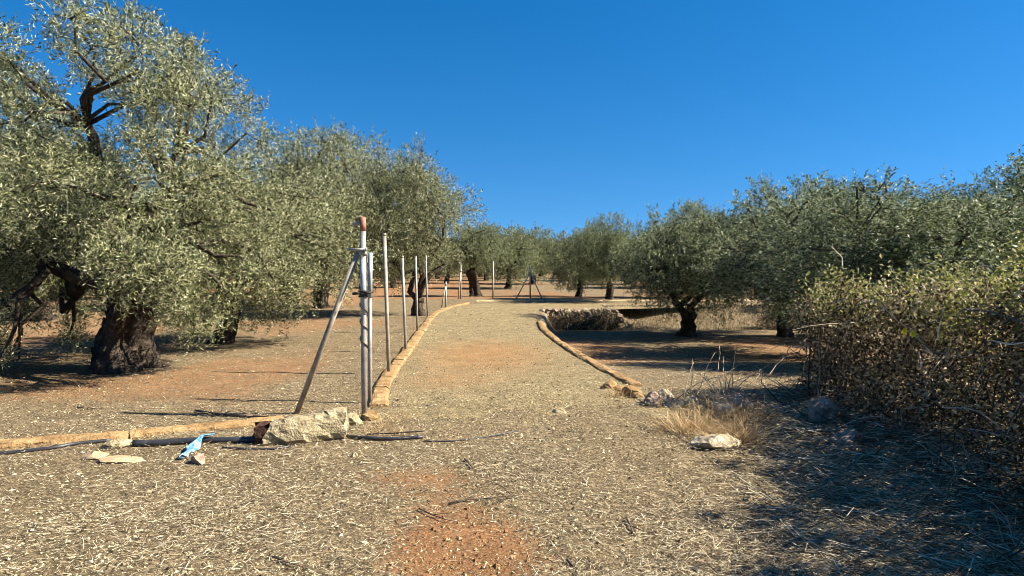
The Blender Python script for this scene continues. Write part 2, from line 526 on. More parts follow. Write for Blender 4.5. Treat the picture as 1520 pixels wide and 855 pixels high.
# ------------------------------------------------------------------ kerbs
def kerb_segments(name, line, width, z0, z1, seglen, mat, seed, gap=0.01, rough=1.0):
    """a cast kerb, cracked into lengths, chipped and partly buried"""
    r = np.random.default_rng(seed)
    line = np.array(line, float)
    seg = np.linalg.norm(np.diff(line, axis=0), axis=1)
    cum = np.concatenate([[0], np.cumsum(seg)])
    total = cum[-1]
    root = add(name, None, kind='structure')

    def at_s(s):
        return np.array([np.interp(s, cum, line[:, 0]), np.interp(s, cum, line[:, 1])])
    s = 0.0
    prof = [(-1.0, None), (-1.0, -0.035), (-0.86, -0.012), (-0.62, 0.0), (-0.2, 0.004), (0.2, 0.004), (0.62, 0.0), (0.86, -0.012), (1.0, -0.035), (1.0, None)]
    m = len(prof)
    while s < total - 0.15:
        e = min(total, s + seglen * r.uniform(0.5, 1.5))
        n = max(5, int((e - s) / 0.055))
        V = []
        dz, off, yaw = r.uniform(-0.016, 0.010) * rough, r.uniform(-0.02, 0.02) * rough, r.uniform(-0.03, 0.03) * rough
        for i, q in enumerate(np.linspace(s, e - gap * r.uniform(0.4, 3.0), n)):
            p, d = at_s(q), unit(at_s(q + 0.12) - at_s(q - 0.12))
            nrm = np.array([-d[1], d[0]])
            g = float(ground_h(p[0], p[1]))
            sink = 0.045 * rough * float(N1(q * 0.9 + seed, 0.5)) + (0.02 * r.random() if i in (0, n - 1) else 0)
            for j, (u, dzp) in enumerate(prof):
                wob = (float(N2(q * 3.0 + j * 0.7, seed)) - 0.5) * 0.05 * rough + r.normal() * 0.004
                o = u * (width / 2) + wob + off + yaw * (q - (s + e) / 2)
                if dzp is None:
                    z = min(g, 0) + z0
                else:
                    z = z1 + dz - sink + dzp + ((float(N3(q * 4 + j, seed + j * 0.4)) - 0.5) * 0.035 + r.normal() * 0.003) * rough
                V.append((p[0] + nrm[0] * o, p[1] + nrm[1] * o, z))
        Fq = [(i * m + j, i * m + j + m, i * m + j + m + 1, i * m + j + 1) for i in range(n - 1) for j in range(m - 1)]
        Ft = []
        for b0, flip in ((0, 1), ((n - 1) * m, 0)):
            for j in range(1, m - 1):
                Ft.append((b0, b0 + j, b0 + j + 1) if not flip else (b0, b0 + j + 1, b0 + j))
        add('kerb_block', make_mesh('kerb_block', V, [np.array(Fq), np.array(Ft)], mat, False), root)
        s = e
    return root


lk_line = [(x - 0.02, y) for x, y in LK]
kerb_segments('left_kerb', lk_line, 0.21, -0.12, 0.06, 1.7, M['kerb'], 3, rough=0.55)
kerb_segments('right_kerb', [(1.585, 8.85)] + [(x + 0.09, y) for x, y in RK[2:7]], 0.17, -0.75, 0.06, 1.8, M['kerb'], 4, rough=0.55)
front_line = [(-9.6, 5.55), (-7.0, 5.65), (-4.6, 5.92), (-3.6, 6.25), (-2.9, 6.62), (-2.25, 6.95)]
kerb_segments('front_kerb', front_line, 0.19, -0.12, 0.066, 2.6, M['kerb'], 5, rough=0.75)
kerb_segments('far_kerb', [(-1.35, 25.9), (-0.4, 26.05), (1.5, 26.1), (4, 26.05), (9, 25.95), (16, 25.8)], 0.5, -0.12, 0.13, 2.5, M['kerb_grey'], 6)


# ------------------------------------------------------------------ stones
ICO = None


def ico(sub=1):
    import bmesh
    bm = bmesh.new()
    bmesh.ops.create_icosphere(bm, subdivisions=sub, radius=1)
    bm.verts.ensure_lookup_table()
    v = np.array([x.co[:] for x in bm.verts])
    f = np.array([[q.index for q in x.verts] for x in bm.faces])
    bm.free()
    return v, f


ICO1, ICO2, ICO3 = ico(1), ico(2), ico(3)


def rock_mesh(name, size, seed, mat, sub=2, rough=0.35, flat=False):
    r = np.random.default_rng(seed)
    v, f = (ICO1, ICO2, ICO3)[sub - 1]
    v = v.copy()
    # chop with random planes: angular faces
    for k in range(9):
        nrm = unit(r.normal(size=3))
        c = r.uniform(0.55, 0.9)
        d = v @ nrm
        v = v - np.outer(np.maximum(d - c, 0), nrm)
    v = v * (1 + rough * 0.25 * r.normal(size=(len(v), 1)) * (0.35 if sub > 2 else 0.5))
    v = v * np.array(size) / 2 / 0.8
    return make_mesh(name, v, f, mat, not flat)


# retaining wall of loose stones under the turn of the path
wall = add('retaining_wall', None, loc=(WALL_X0, WALL_Y, -DROP), label='low dry stone retaining wall below the bend of the gravel path', category='wall')
wall_v, wall_f = [], []
core = np.array([(0.0, 0.10, -0.1), (2.45, 0.10, -0.1), (2.45, 0.30, -0.1), (0.0, 0.30, -0.1), (0.0, 0.10, 0.52), (2.45, 0.10, 0.46), (2.45, 0.30, 0.46), (0, 0.30, 0.52)])
add('earth_core', make_mesh('earth_core', core, np.array([(0, 1, 5, 4), (1, 2, 6, 5), (2, 3, 7, 6), (3, 0, 4, 7), (4, 5, 6, 7)]), M['ground']), wall)
stone_meshes = [rock_mesh('wall_stone', (1, 1, 1), 50 + k, M['stone_grey'] if k % 3 else M['stone'], 2, 0.6, True) for k in range(8)]
r = np.random.default_rng(8)
z = 0.02
while z < 0.52:
    x = r.uniform(-0.05, 0.05)
    h = r.uniform(0.10, 0.17)
    while x < 2.4:
        w = r.uniform(0.12, 0.28)
        o = add('stone', stone_meshes[r.integers(8)], wall, (x + w / 2, 0.06 + r.uniform(-0.03, 0.03), z + h / 2), (r.uniform(-.3, .3), r.uniform(-.3, .3), r.uniform(0, 6.28)))
        o.rotation_euler = (r.uniform(-.25, .25), r.uniform(-.25, .25), r.choice([0, math.pi]) + r.uniform(-.25, .25))
        o.scale = (w * r.uniform(0.75, 1.1), 0.24, h * r.uniform(0.7, 1.2))
        o.location.y += r.uniform(-0.05, 0.04)
        x += w + r.uniform(0.0, 0.03)
    z += h * 0.95
# the short return along the path edge
y = 0.25
for yy in np.arange(-3.6, 0.0, 0.27):
    kx = float(np.interp(WALL_Y + yy, RK[:, 1], RK[:, 0])) - WALL_X0 + 0.12
    for zz in (0.08, 0.25, 0.42):
        o = add('stone', stone_meshes[r.integers(8)], wall, (kx + r.uniform(-.02, .03), yy + r.uniform(-.03, .03), zz + r.uniform(-.02, .02)), (r.uniform(-.2, .2), r.uniform(-.2, .2), r.uniform(-.2, .2)))
        o.scale = (0.24, r.uniform(0.24, 0.34), r.uniform(0.15, 0.21))


def place_rock(name, px, py, size, seed, mat, label, cat='stone', sink=0.3, rot=None, sub=3, group=None, z=None):
    x, y = ground_point(px, py)
    zz = float(surface(x, y)) if z is None else z
    if abs(zz) > 0.05:
        x, y = ground_point(px, py, zz)
        zz = float(surface(x, y))
    rr = random.Random(seed)
    o = add(name, rock_mesh(name, size, seed, mat, sub, 0.5, True), None, (x, y, zz + size[2] * (0.5 - sink)), rot or (0, 0, rr.uniform(0, 6.28)), label=label, category=cat)
    if group:
        o['group'] = group
    return o


# ------------------------------------------------------------------ fence posts
def cyl(r0, p0, p1, sides=12, rings=2, r1=None):
    r1 = r0 if r1 is None else r1
    t = np.linspace(0, 1, rings)[:, None]
    return (np.array(p0) * (1 - t) + np.array(p1) * t, np.linspace(r0, r1, rings))


def tube_obj(name, paths, mat, parent, sides=12, smooth_shade=True):
    v, f = tubes(paths, sides)
    me = make_mesh(name, v, f, mat, smooth_shade)
    # keep flat caps crisp
    return add(name, me, parent)


def post_thing(name, x, y, label, group=None):
    o = add(name, None, loc=(x, y, float(surface(x, y))), label=label, category='post')
    if group:
        o['group'] = group
    return o


# the gatepost with brace, clamps, wire and red top
ax, ay = ground_point(541, 622)
az = float(surface(ax, ay))
A = post_thing('braced_gate_post', ax, ay, 'tall worn steel gatepost with red painted top, diagonal brace and wire wrapped round it')
topA = height_at(541, 322, ay) - az
tube_obj('post_tube', [cyl(0.029, (0, 0, -0.25), (0, 0, topA - 0.14))], M['steel'], A, 16)
tube_obj('painted_top', [cyl(0.0302, (0, 0, topA - 0.14), (0, 0, topA)), ], M['red'], A, 16)
zc = height_at(541, 375, ay) - az
tube_obj('paint_patch', [cyl(0.0302, (0, 0, zc - 0.62), (0, 0, zc - 0.06))], M['blue_paint'], A, 16)
bx_, by_ = ground_point(437, 613)
bz = float(surface(bx_, by_)) - az
br = tube_obj('brace', [cyl(0.027, (bx_ - ax, by_ - ay, bz - 0.06), (-0.055, 0.0, zc - 0.01))], M['steel_dusty'], A, 14)
tube_obj('clamp', [cyl(0.043, (0, 0, zc - 0.025), (0, 0, zc + 0.025))], M['steel'], A, 16)
tube_obj('clamp_bolt', [cyl(0.013, (-0.15, -0.01, zc + 0.03), (0.02, -0.055, zc + 0.03), 8), cyl(0.02, (0.03, -0.05, zc + 0.03), (0.05, -0.05, zc + 0.03), 8)], M['steel'], A, 8)
tube_obj('insulator', [cyl(0.016, (-0.095, 0, topA - 0.07), (-0.035, 0, topA - 0.07), 8)], M['steel'], A, 8)
hel = []
for k, t in enumerate(np.linspace(0, 1, 90)):
    a = t * 2 * math.pi * 4.2
    hel.append((0.036 * math.cos(a), 0.036 * math.sin(a), zc - 0.25 - 0.72 * t))
tube_obj('wire_wrap', [(np.array(hel), 0.006)], M['dark_metal'], A, 5)
zl = height_at(541, 436, ay) - az
lock = [(np.array([(0.042 * math.cos(a), 0.042 * math.sin(a), zl + dz) for a in np.linspace(0, 6.3, 18)]), 0.010) for dz in (-0.025, 0.0, 0.025)]
lock += [cyl(0.014, (-0.10, -0.02, zl), (-0.03, -0.045, zl + 0.01), 6), cyl(0.012, (0.02, -0.05, zl), (0.10, -0.02, zl + 0.02), 6)]
tube_obj('latch', lock, M['dark_metal'], A, 6)

gx_, gy_ = ground_point(549, 598)
gz = float(surface(gx_, gy_))
B = post_thing('gate_end_post', gx_, gy_, 'short steel gate upright with worn white top beside the red topped gatepost')
topB = height_at(551, 375, gy_) - gz
tube_obj('post_tube', [cyl(0.023, (0, 0, -0.2), (0.012, 0, topB - 0.5))], M['steel'], B, 14)
tube_obj('painted_top', [cyl(0.0242, (0.012, 0, topB - 0.5), (0.02, 0, topB))], M['blue_paint'], B, 14)
# chain hanging down the two uprights
chain = add('chain', None, loc=(gx_ - 0.03, gy_ - 0.055, gz + topB), label='rusty dark chain hanging from the top of the gate upright', category='chain')


def link_mesh():
    pts = []
    for a in np.linspace(0, 2 * math.pi, 15):
        pts.append((0.013 * math.cos(a), 0, 0.024 * math.sin(a)))
    v, f = tubes([(np.array(pts), 0.0055)], 5, cap=False)
    return make_mesh('chain_link', v, f, M['dark_metal'], True)


lm = link_mesh()
for k in range(19):
    add('chain_link', lm, chain, (0.008 * math.sin(k * 0.7), 0.0, -0.02 - 0.036 * k), (0, 0.08 * math.sin(k), (k % 2) * math.pi / 2 + 0.3))


def plain_post(pxt, pyt, pxb, pyb, rad, label, mat='steel', group=None):
    x, y = ground_point(pxb, pyb)
    o = post_thing('fence_post', x, y, label, group)
    z0 = float(surface(x, y))
    dx = (pxt - pxb) / F_PX * y
    tp = height_at(pxt, pyt, y) - z0
    tube_obj('post_tube', [cyl(rad, (0, 0, -0.25), (dx, 0, tp - 0.03))], M[mat], o, 12)
    tube_obj('cap', [cyl(rad * 1.06, (dx, 0, tp - 0.03), (dx, 0, tp + 0.004))], M['steel_dusty'], o, 12)
    return o, tp


plain_post(572, 347, 578, 556, 0.027, 'tall leaning steel fence post, first along the kerb behind the gatepost', 'steel_dusty')
plain_post(598, 380, 603, 523, 0.024, 'thin grey steel fence post on the kerb, second behind the gatepost')
plain_post(617.5, 380, 620, 494, 0.024, 'thin grey steel fence post on the kerb, third behind the gatepost')
plain_post(632.5, 379, 635, 471, 0.024, 'thin grey steel fence post on the kerb, fourth behind the gatepost')


def braced_post(px, pyt, pyb, feet, join_py, rad, label, name='braced_fence_post'):
    x, y = ground_point(px, pyb)
    z0 = float(surface(x, y))
    o = post_thing(name, x, y, label)
    tp = height_at(px, pyt, y) - z0
    tube_obj('post_tube', [cyl(rad, (0, 0, -0.25), (0, 0, tp))], M['steel'], o, 10)
    jz = height_at(px, join_py, y) - z0
    for fx, fy in feet:
        qx, qy = ground_point(fx, fy)
        tube_obj('brace', [cyl(rad * 0.8, (qx - x, qy - y, float(surface(qx, qy)) - z0 - 0.05), (0, 0, jz))], M['steel_dusty'], o, 8)
    tube_obj('clamp', [cyl(rad * 1.35, (0, 0, jz - 0.04), (0, 0, jz + 0.04))], M['steel'], o, 10)
    return o


braced_post(662, 418, 456, [(655, 456.5)], 422, 0.026, 'short steel post with one brace where the kerb begins to bend', 'short_braced_post')
braced_post(684, 387, 447.5, [(680, 448)], 402, 0.029, 'slim steel post with close brace at the far end of the left kerb')
plain_post(732, 388, 732, 446, 0.034, 'single slim steel post at the far bend, between olive trunk and tripod post', 'steel_dusty')
braced_post(787, 394, 447, [(765.5, 447.5), (805.5, 447.5)], 404, 0.029, 'steel post with two spread braces like a tripod at the far bend', 'tripod_fence_post')
plain_post(861, 437, 861, 449, 0.032, 'stub of a steel post in front of the far trees', 'steel_dusty')

# ------------------------------------------------------------------ olive trees
def trunk_mesh(axis, radii, seed, sides=22, lobes=0.22):
    """gnarled ring-swept trunk along axis points"""
    r = np.random.default_rng(seed)
    axis = np.array(axis, float)
    n = 22
    cum = np.linspace(0, 1, len(axis))
    t = np.linspace(0, 1, n)
    P = np.stack([np.interp(t, cum, axis[:, k]) for k in range(3)], 1)
    R = np.interp(t, cum, radii)
    th = np.linspace(0, 2 * np.pi, sides, endpoint=False)
    ph = r.uniform(0, 6.28, 4)
    V = []
    for i in range(n):
        tw = t[i] * 2.2
        k = 1 + lobes * (0.6 * np.sin(3 * th + ph[0] + tw) + 0.45 * np.sin(5 * th + ph[1] - tw * 1.4) + 0.25 * np.sin(8 * th + ph[2] + tw * 2)) * (1.25 - 0.5 * t[i])
        k = k + r.normal(size=sides) * 0.05
        k = k * (1 + 0.10 * np.sin(t[i] * 9 + ph[3] + th))
        V.append(np.stack([P[i, 0] + R[i] * k * np.cos(th), P[i, 1] + R[i] * k * np.sin(th), np.full(sides, P[i, 2]) + 0.03 * r.normal(size=sides)], 1))
    V = np.concatenate(V + [P[-1:]])
    F = []
    for i in range(n - 1):
        for j in range(sides):
            a, b = i * sides + j, i * sides + (j + 1) % sides
            F.append((a, b, b + sides, a + sides))
    top = [(len(V) - 1, (n - 1) * sides + j, (n - 1) * sides + (j + 1) % sides) for j in range(sides)]
    return make_mesh('trunk', V, [np.array(F), np.array(top)], M['bark'], True)


def wobble_path(a, b, r, n=7, amp=0.12, lift=0.0):
    t = np.linspace(0, 1, n)[:, None]
    p = np.array(a) * (1 - t) + np.array(b) * t
    L = np.linalg.norm(np.array(b) - np.array(a))
    off = r.normal(size=(n, 3)) * amp * L * 0.5
    off[0] = off[-1] = 0
    p = p + off * np.sin(t * np.pi)
    p[:, 2] += lift * L * np.sin(t[:, 0] * np.pi)
    return p


def crown_mesh(blobs, n_leaves, leaf_len, leaf_w, mat, seed, per_twig=16, shoots=0.12, droop=0.0, twig_len=(0.22, 0.5)):
    """leafy shoots spread over the shells of many clumps"""
    r = np.random.default_rng(seed)
    blobs = np.array(blobs, float)                       # x y z rx ry rz
    wgt = (blobs[:, 3] * blobs[:, 4] + blobs[:, 3] * blobs[:, 5] + blobs[:, 4] * blobs[:, 5]) ** 1.0
    nt = max(10, int(n_leaves / per_twig))
    k = r.choice(len(blobs), nt, p=wgt / wgt.sum())
    u = unit(r.normal(size=(nt, 3)))
    rad = r.uniform(0.45, 1.0, nt) ** 0.45
    wgt_ok = np.sin(blobs[k, 0] * 7 + u[:, 0] * 5) * np.sin(blobs[k, 1] * 7 + u[:, 1] * 5 + 1) * np.sin(blobs[k, 2] * 7 + u[:, 2] * 6) > -0.22
    rad = np.where(wgt_ok, rad, rad * 0.55)
    # ragged shell: some clumps open up
    p = blobs[k, :3] + u * blobs[k, 3:] * rad[:, None]
    up = np.zeros((nt, 3))
    up[:, 2] = r.uniform(-0.15 - droop, 1.0, nt)
    d = unit(u * 0.75 + up * 0.6 + r.normal(size=(nt, 3)) * 0.35)
    L = r.uniform(*twig_len, nt)
    sh = (r.random(nt) < shoots) & (u[:, 2] > 0.15)
    L[sh] *= r.uniform(1.3, 2.1, sh.sum())
    d[sh] = unit(d[sh] * 0.5 + np.array([0, 0, 1.0]) + r.normal(size=(sh.sum(), 3)) * 0.15)
    hang = (u[:, 2] < -0.2) & (r.random(nt) < 0.5)
    d[hang] = unit(d[hang] * 0.6 + np.array([0, 0, -0.9]))
    p = p - d * L[:, None] * 0.4
    # leaves
    m = per_twig
    tt = (np.arange(m) + 0.5) / m
    base = p[:, None, :] + d[:, None, :] * (L[:, None] * tt[None, :])[:, :, None]
    bend = np.zeros_like(base)
    bend[:, :, 2] = -(tt[None, :] ** 2) * (L[:, None]) * 0.15
    base = (base + bend).reshape(-1, 3)
    dd = np.repeat(d, m, axis=0)
    side = unit(np.cross(dd, r.normal(size=(len(dd), 3))))
    ld = unit(dd * r.uniform(0.35, 0.9, (len(dd), 1)) + side * 0.85 + np.array([0, 0, 0.12]))
    ln = leaf_len * r.uniform(0.65, 1.25, len(dd))
    V, Fc = leaf_quads(base, ld, ln, leaf_w * r.uniform(0.75, 1.2, len(dd)), r=r)
    # bare shoot stems
    keep = r.random(nt) < 0.35
    a, b = p[keep], p[keep] + d[keep] * L[keep][:, None]
    s = unit(np.cross(d[keep], r.normal(size=(keep.sum(), 3)))) * 0.004
    SV = np.stack([a - s, a + s, b], 1).reshape(-1, 3)
    SF = np.arange(len(SV)).reshape(-1, 3) + len(V)
    return make_mesh('crown', np.concatenate([V, SV]), np.concatenate([Fc, SF]), mat)


def branch_meshes(trunk_top, limbs, blobs, seed, r_limb):
    """one mesh for each main limb, with the boughs that leave it for the clumps"""
    r = np.random.default_rng(seed)
    blobs = np.array(blobs)
    limb_paths = [wobble_path(trunk_top, e, r, 8, 0.16, 0.08) for e in limbs]
    sets = [[(p, np.linspace(r_limb, r_limb * 0.35, len(p)))] for p in limb_paths]
    for b in blobs:
        best, bp = 1e9, None
        for i, p in enumerate(limb_paths):
            dist = np.linalg.norm(p[2:] - b[:3], axis=1)
            j = dist.argmin()
            if dist[j] < best:
                best, bp = dist[j], (i, j + 2)
        i, j = bp
        st = limb_paths[i][j]
        r0 = r_limb * (1 - 0.65 * j / 7) * 0.6
        q = wobble_path(st, b[:3] + r.normal(size=3) * 0.1, r, 5, 0.2, 0.05)
        sets[i].append((q, np.linspace(r0, 0.012, 5)))
        for _ in range(2):
            e = b[:3] + unit(r.normal(size=3)) * b[3:6] * 0.7
            sets[i].append((wobble_path(b[:3], e, r, 3, 0.2), np.linspace(0.014, 0.005, 3)))
    out = []
    for s in sets:
        v, f = tubes(s, 6)
        out.append(make_mesh('branch', v, f, M['bark'], True))
    return out


def make_tree(seed, H, R, trunk_h, trunk_r, n_leaves, leaf, mat, nblob=30, limbs_n=4, low=0.42, lean=(0.1, 0.0), blob_r=(0.45, 0.8), flat=0.8, shoots=0.12, fork=None, limb_r=0.55, shift=(0, 0)):
    """returns (trunk, [branches], crown) for a pruned olive of height H and crown radius R"""
    r = np.random.default_rng(seed)
    top = np.array([lean[0], lean[1], trunk_h])
    zc, hz = H * (0.5 + low / 2), H * (1 - low) / 2
    blobs = []
    gold = math.pi * (3 - math.sqrt(5))
    for i in range(nblob):
        f = (i + 0.5) / nblob
        zz = 1 - 2 * f
        rr = math.sqrt(1 - zz * zz)
        th = i * gold + r.uniform(-.4, .4)
        br_ = r.uniform(*blob_r)
        sc = r.uniform(0.58, 1.06)
        blobs.append((top[0] * 0.5 + R * rr * math.cos(th) * sc - 0, top[1] * .5 + R * rr * math.sin(th) * sc, zc + zz * hz * sc * (1 if zz > 0 else 0.9) - br_ * 0.3, br_, br_, br_ * flat))
    for i in range(7):                       # upright tufts of young shoots
        a = r.uniform(0, 6.28)
        q = R * math.sqrt(r.random()) * 0.8
        blobs.append((q * math.cos(a), q * math.sin(a), zc + hz * (1.02 - 0.55 * (q / R) ** 2), 0.2, 0.2, r.uniform(0.3, 0.55)))
    for i in range(nblob // 4):
        a = r.uniform(0, 6.28)
        q = R * 0.45 * r.random()
        blobs.append((q * math.cos(a), q * math.sin(a), zc + r.uniform(-.3, .5) * hz, 0.6, 0.6, 0.5))
    limbs = list(fork or [])
    for i in range(0 if fork else limbs_n):
        a = i / limbs_n * 6.28 + r.uniform(-.4, .4)
        q = R * r.uniform(0.35, 0.65)
        limbs.append((q * math.cos(a), q * math.sin(a), zc + hz * r.uniform(-.1, .55)))
    blobs = [(b[0] + shift[0], b[1] + shift[1], *b[2:]) for b in blobs]
    tr = trunk_mesh([(0, 0, -0.15), (0.02, 0, 0.12), tuple(top * np.array([0.35, 0.35, 0.45])), tuple(top * np.array([0.8, 0.8, 0.8])), tuple(top)],
                    [trunk_r * 1.5, trunk_r * 1.15, trunk_r, trunk_r * 0.95, trunk_r * 0.85], seed, 22, 0.3)
    brs = branch_meshes(top - np.array([0, 0, 0.08]), limbs, blobs, seed + 1, trunk_r * limb_r)
    cr = crown_mesh(blobs, n_leaves, leaf[0], leaf[1], mat, seed + 2, shoots=shoots)
    return tr, brs, cr


def place_tree(kind, x, y, rotz=0.0, scale=(1, 1, 1), label='', group=None, z=None):
    zz = float(ground_h(x, y)) if z is None else z
    root = add('olive_tree', None, None, (x, y, zz), (0, 0, rotz), scale, label=label, category='tree')
    if group:
        root['group'] = group
    tr, brs, cr = kind
    add('trunk', tr, root)
    for b in brs:
        add('branch', b, root)
    add('crown', cr, root)
    return root


# the big old olive on the left; its clumps measured from the photograph (1 cm for each pixel at its distance)
tx, ty = ground_point(188, 548)
tz = float(ground_h(tx, ty))
S = ty / F_PX
r = np.random.default_rng(77)
big = []
for (px, py, pr) in [(70, 90, 48), (130, 85, 50), (185, 105, 55), (240, 60, 55), (285, 95, 52), (330, 125, 50), (355, 175, 45), (215, 30, 30), (250, 22, 22),
                     (30, 170, 60), (100, 170, 60), (170, 190, 65), (240, 160, 60), (300, 190, 60), (360, 225, 42), (-30, 110, 55), (-70, 190, 70),
                     (20, 250, 55), (80, 230, 50), (150, 265, 60), (220, 260, 65), (290, 270, 60), (345, 290, 55), (385, 300, 45), (375, 350, 45),
                     (-40, 300, 70), (30, 330, 60), (-20, 390, 60), (60, 400, 50), (100, 330, 55), (160, 350, 50), (225, 340, 48), (290, 345, 60), (330, 390, 50),
                     (300, 430, 45), (310, 475, 30), (275, 400, 40), (205, 425, 34), (10, 440, 45), (-50, 460, 60), (55, 470, 28), (-90, 350, 80), (-110, 260, 80),
                     (0, 500, 34), (75, 500, 22), (40, 525, 18), (100, 470, 22), (-60, 520, 40), (345, 440, 30), (130, 400, 40), (240, 395, 35), (395, 395, 30)]:
    for s in range(1 if r.random() < 0.3 and py < 300 else 2):
        jx, jy = r.normal(size=2) * pr * 0.25
        dep = r.uniform(-1.15, 1) * (2.0 if py < 380 else 1.6)
        if px in (310, 205, 275, 300, 345):
            dep = -abs(dep) * 0.8
        q = pr * S * r.uniform(0.7, 1.05)
        big.append(((px + jx - 188) * S, dep, CAM_H - (py + jy - HORIZON) * S - tz, q, q, q * 0.85))
axis = [(0, 0, -0.2), (-0.02, 0, 0.1), (-0.08, 0, 0.45), (0.05, 0.0, 0.85), (0.22, 0.0, 1.15)]
big_trunk = trunk_mesh(axis, [0.44, 0.37, 0.31, 0.33, 0.32], 5, 36, 0.46)
big_limbs = branch_meshes((0.18, 0, 1.05), [(0.95, -0.3, 2.75), (-0.9, 0.4, 2.6), (-1.5, -0.6, 1.9), (0.4, 0.9, 3.4), (-0.2, -0.5, 3.6)], big, 21, 0.17)
big_crown = crown_mesh(big, 185000, 0.068, 0.0155, M['leaf_near'], 31, per_twig=18, shoots=0.14, droop=0.35, twig_len=(0.2, 0.45))
place_tree((big_trunk, big_limbs, big_crown), tx, ty, 0, (0.97, 1, 0.955), 'largest old olive tree with thick twisted trunk and low hanging boughs', z=tz)

# kinds of orchard olives
KA = make_tree(101, 5.0, 2.1, 1.05, 0.17, 80000, (0.086, 0.023), M['leaf_near'], 38, 4, 0.24, (0.05, 0), (0.5, 0.9), 0.85, 0.12)
KB = make_tree(202, 4.6, 2.0, 1.0, 0.17, 70000, (0.088, 0.024), M['leaf_green'], 34, 4, 0.26, (0.15, 0), (0.45, 0.85), 0.85, 0.18)
KC = make_tree(303, 4.2, 1.9, 0.85, 0.16, 66000, (0.088, 0.024), M['leaf_green'], 34, 3, 0.25, (-0.1, 0.05), (0.45, 0.8), 0.85, 0.22)
KD = make_tree(404, 4.2, 1.9, 0.9, 0.18, 38000, (0.11, 0.034), M['leaf_far'], 34, 3, 0.15, (0.1, 0), (0.5, 0.85), 0.85, 0.16)
KE = make_tree(505, 4.4, 2.0, 1.0, 0.17, 38000, (0.11, 0.034), M['leaf_far'], 34, 4, 0.16, (-0.12, 0), (0.5, 0.85), 0.85, 0.16)


def tree_at(kind, px, py, H, kH, wide, rotz, label, group=None, z=0.0):
    x, y = ground_point(px, py, z)
    s = H / kH
    return place_tree(kind, x, y, rotz, (s * wide, s * wide, s), label, group)


# left of the path
KV = make_tree(707, 5.2, 2.25, 0.55, 0.17, 90000, (0.084, 0.022), M['leaf_near'], 42, 3, 0.24, (0.0, 0), (0.55, 0.95), 0.85, 0.14,
               fork=[(-0.95, 0.1, 2.2), (0.8, -0.2, 2.3), (0.25, 0.5, 2.6)], limb_r=0.62, shift=(-0.75, 0.0))
tree_at(KV, 621, 468, 4.75, 5.2, 0.98, 0.0, 'tall lit olive tree with forked trunk behind the fence posts')
tree_at(KA, 478, 457, 5.6, 5.0, 1.12, 2.6, 'broad olive tree with a short dark trunk between the old olive and the fence posts')
KS = make_tree(909, 4.2, 2.0, 0.8, 0.2, 56000, (0.088, 0.024), M['leaf_near'], 38, 3, 0.16, (0.2, 0), (0.5, 0.85), 0.85, 0.14, shift=(0.75, -0.4))
tree_at(KS, 330, 508, 3.25, 4.2, 1.15, 0.0, 'leafy olive tree crowded against the far side of the old olive')
KT = make_tree(808, 4.3, 1.7, 1.55, 0.27, 45000, (0.09, 0.025), M['leaf_green'], 30, 3, 0.40, (-0.3, 0), (0.45, 0.8), 0.85, 0.16)
tree_at(KT, 707, 441, 3.1, 4.3, 1.05, 0.0, 'olive tree with thick bare trunk at the end of the left kerb')
tree_at(KA, 60, 476, 4.6, 5.0, 1.2, 4.4, 'dark olive tree half hidden behind the hanging boughs of the old olive')
tree_at(KB, -190, 500, 5.2, 4.6, 1.1, 3.0, 'olive tree cut off by the left border beside the old olive')

# right of the path, in the lower field
x1, y1 = ground_point(1021, 497, -0.5)
fork = make_tree(606, 3.75, 1.75, 0.48, 0.21, 72000, (0.084, 0.023), M['leaf_green'], 36, 3, 0.32, (0.0, 0), (0.42, 0.75), 0.9, 0.28,
                 fork=[(-0.95, 0.0, 1.7), (0.75, -0.1, 1.75), (0.1, 0.5, 2.0)], limb_r=0.6)
place_tree(fork, x1, y1, 0.0, (0.95, 0.95, 0.9), 'olive tree with a Y shaped trunk standing alone in the sunken field')
place_tree(KC, 7.6, 19.6, 0.4, (1.05, 1.05, 0.98), 'bushy olive tree between the Y trunked olive and the dry hedge')
place_tree(KB, 6.35, 11.2, 1.7, (0.95, 0.95, 0.62), 'dense dark olive tree rising behind the end of the dry hedge')
place_tree(KC, 9.3, 11.9, 2.9, (0.95, 0.95, 0.8), 'dense olive tree behind the hedge top with yellow green leaves')
place_tree(KB, 7.6, 25.8 + 2.4, 2.2, (0.9, 0.9, 0.78), 'olive tree beyond the straw bank behind the bushy olive')
tree_at(KC, 905, 449, 3.0, 4.2, 0.98, 5.0, 'slender trunked olive tree behind the dry stone wall')
tree_at(KD, 860, 441, 2.7, 4.2, 1.0, 1.0, 'olive tree in the gap left of the slender trunked olive')
place_tree(KD, 13.5, 22.5, 0.3, (1.05, 1.05, 0.95), 'olive tree behind the dense hedge olives in the lower field', group=None)
# unseen neighbours whose shade falls on the lower field
place_tree(KC, 6.8, 15.3, 0.9, (1.1, 1.1, 0.86), 'olive tree in the second rank behind the hedge olives')
place_tree(KB, 12.2, 18.2, 4.4, (1.0, 1.0, 0.9), 'olive tree in the shaded middle of the lower field behind the hedge')

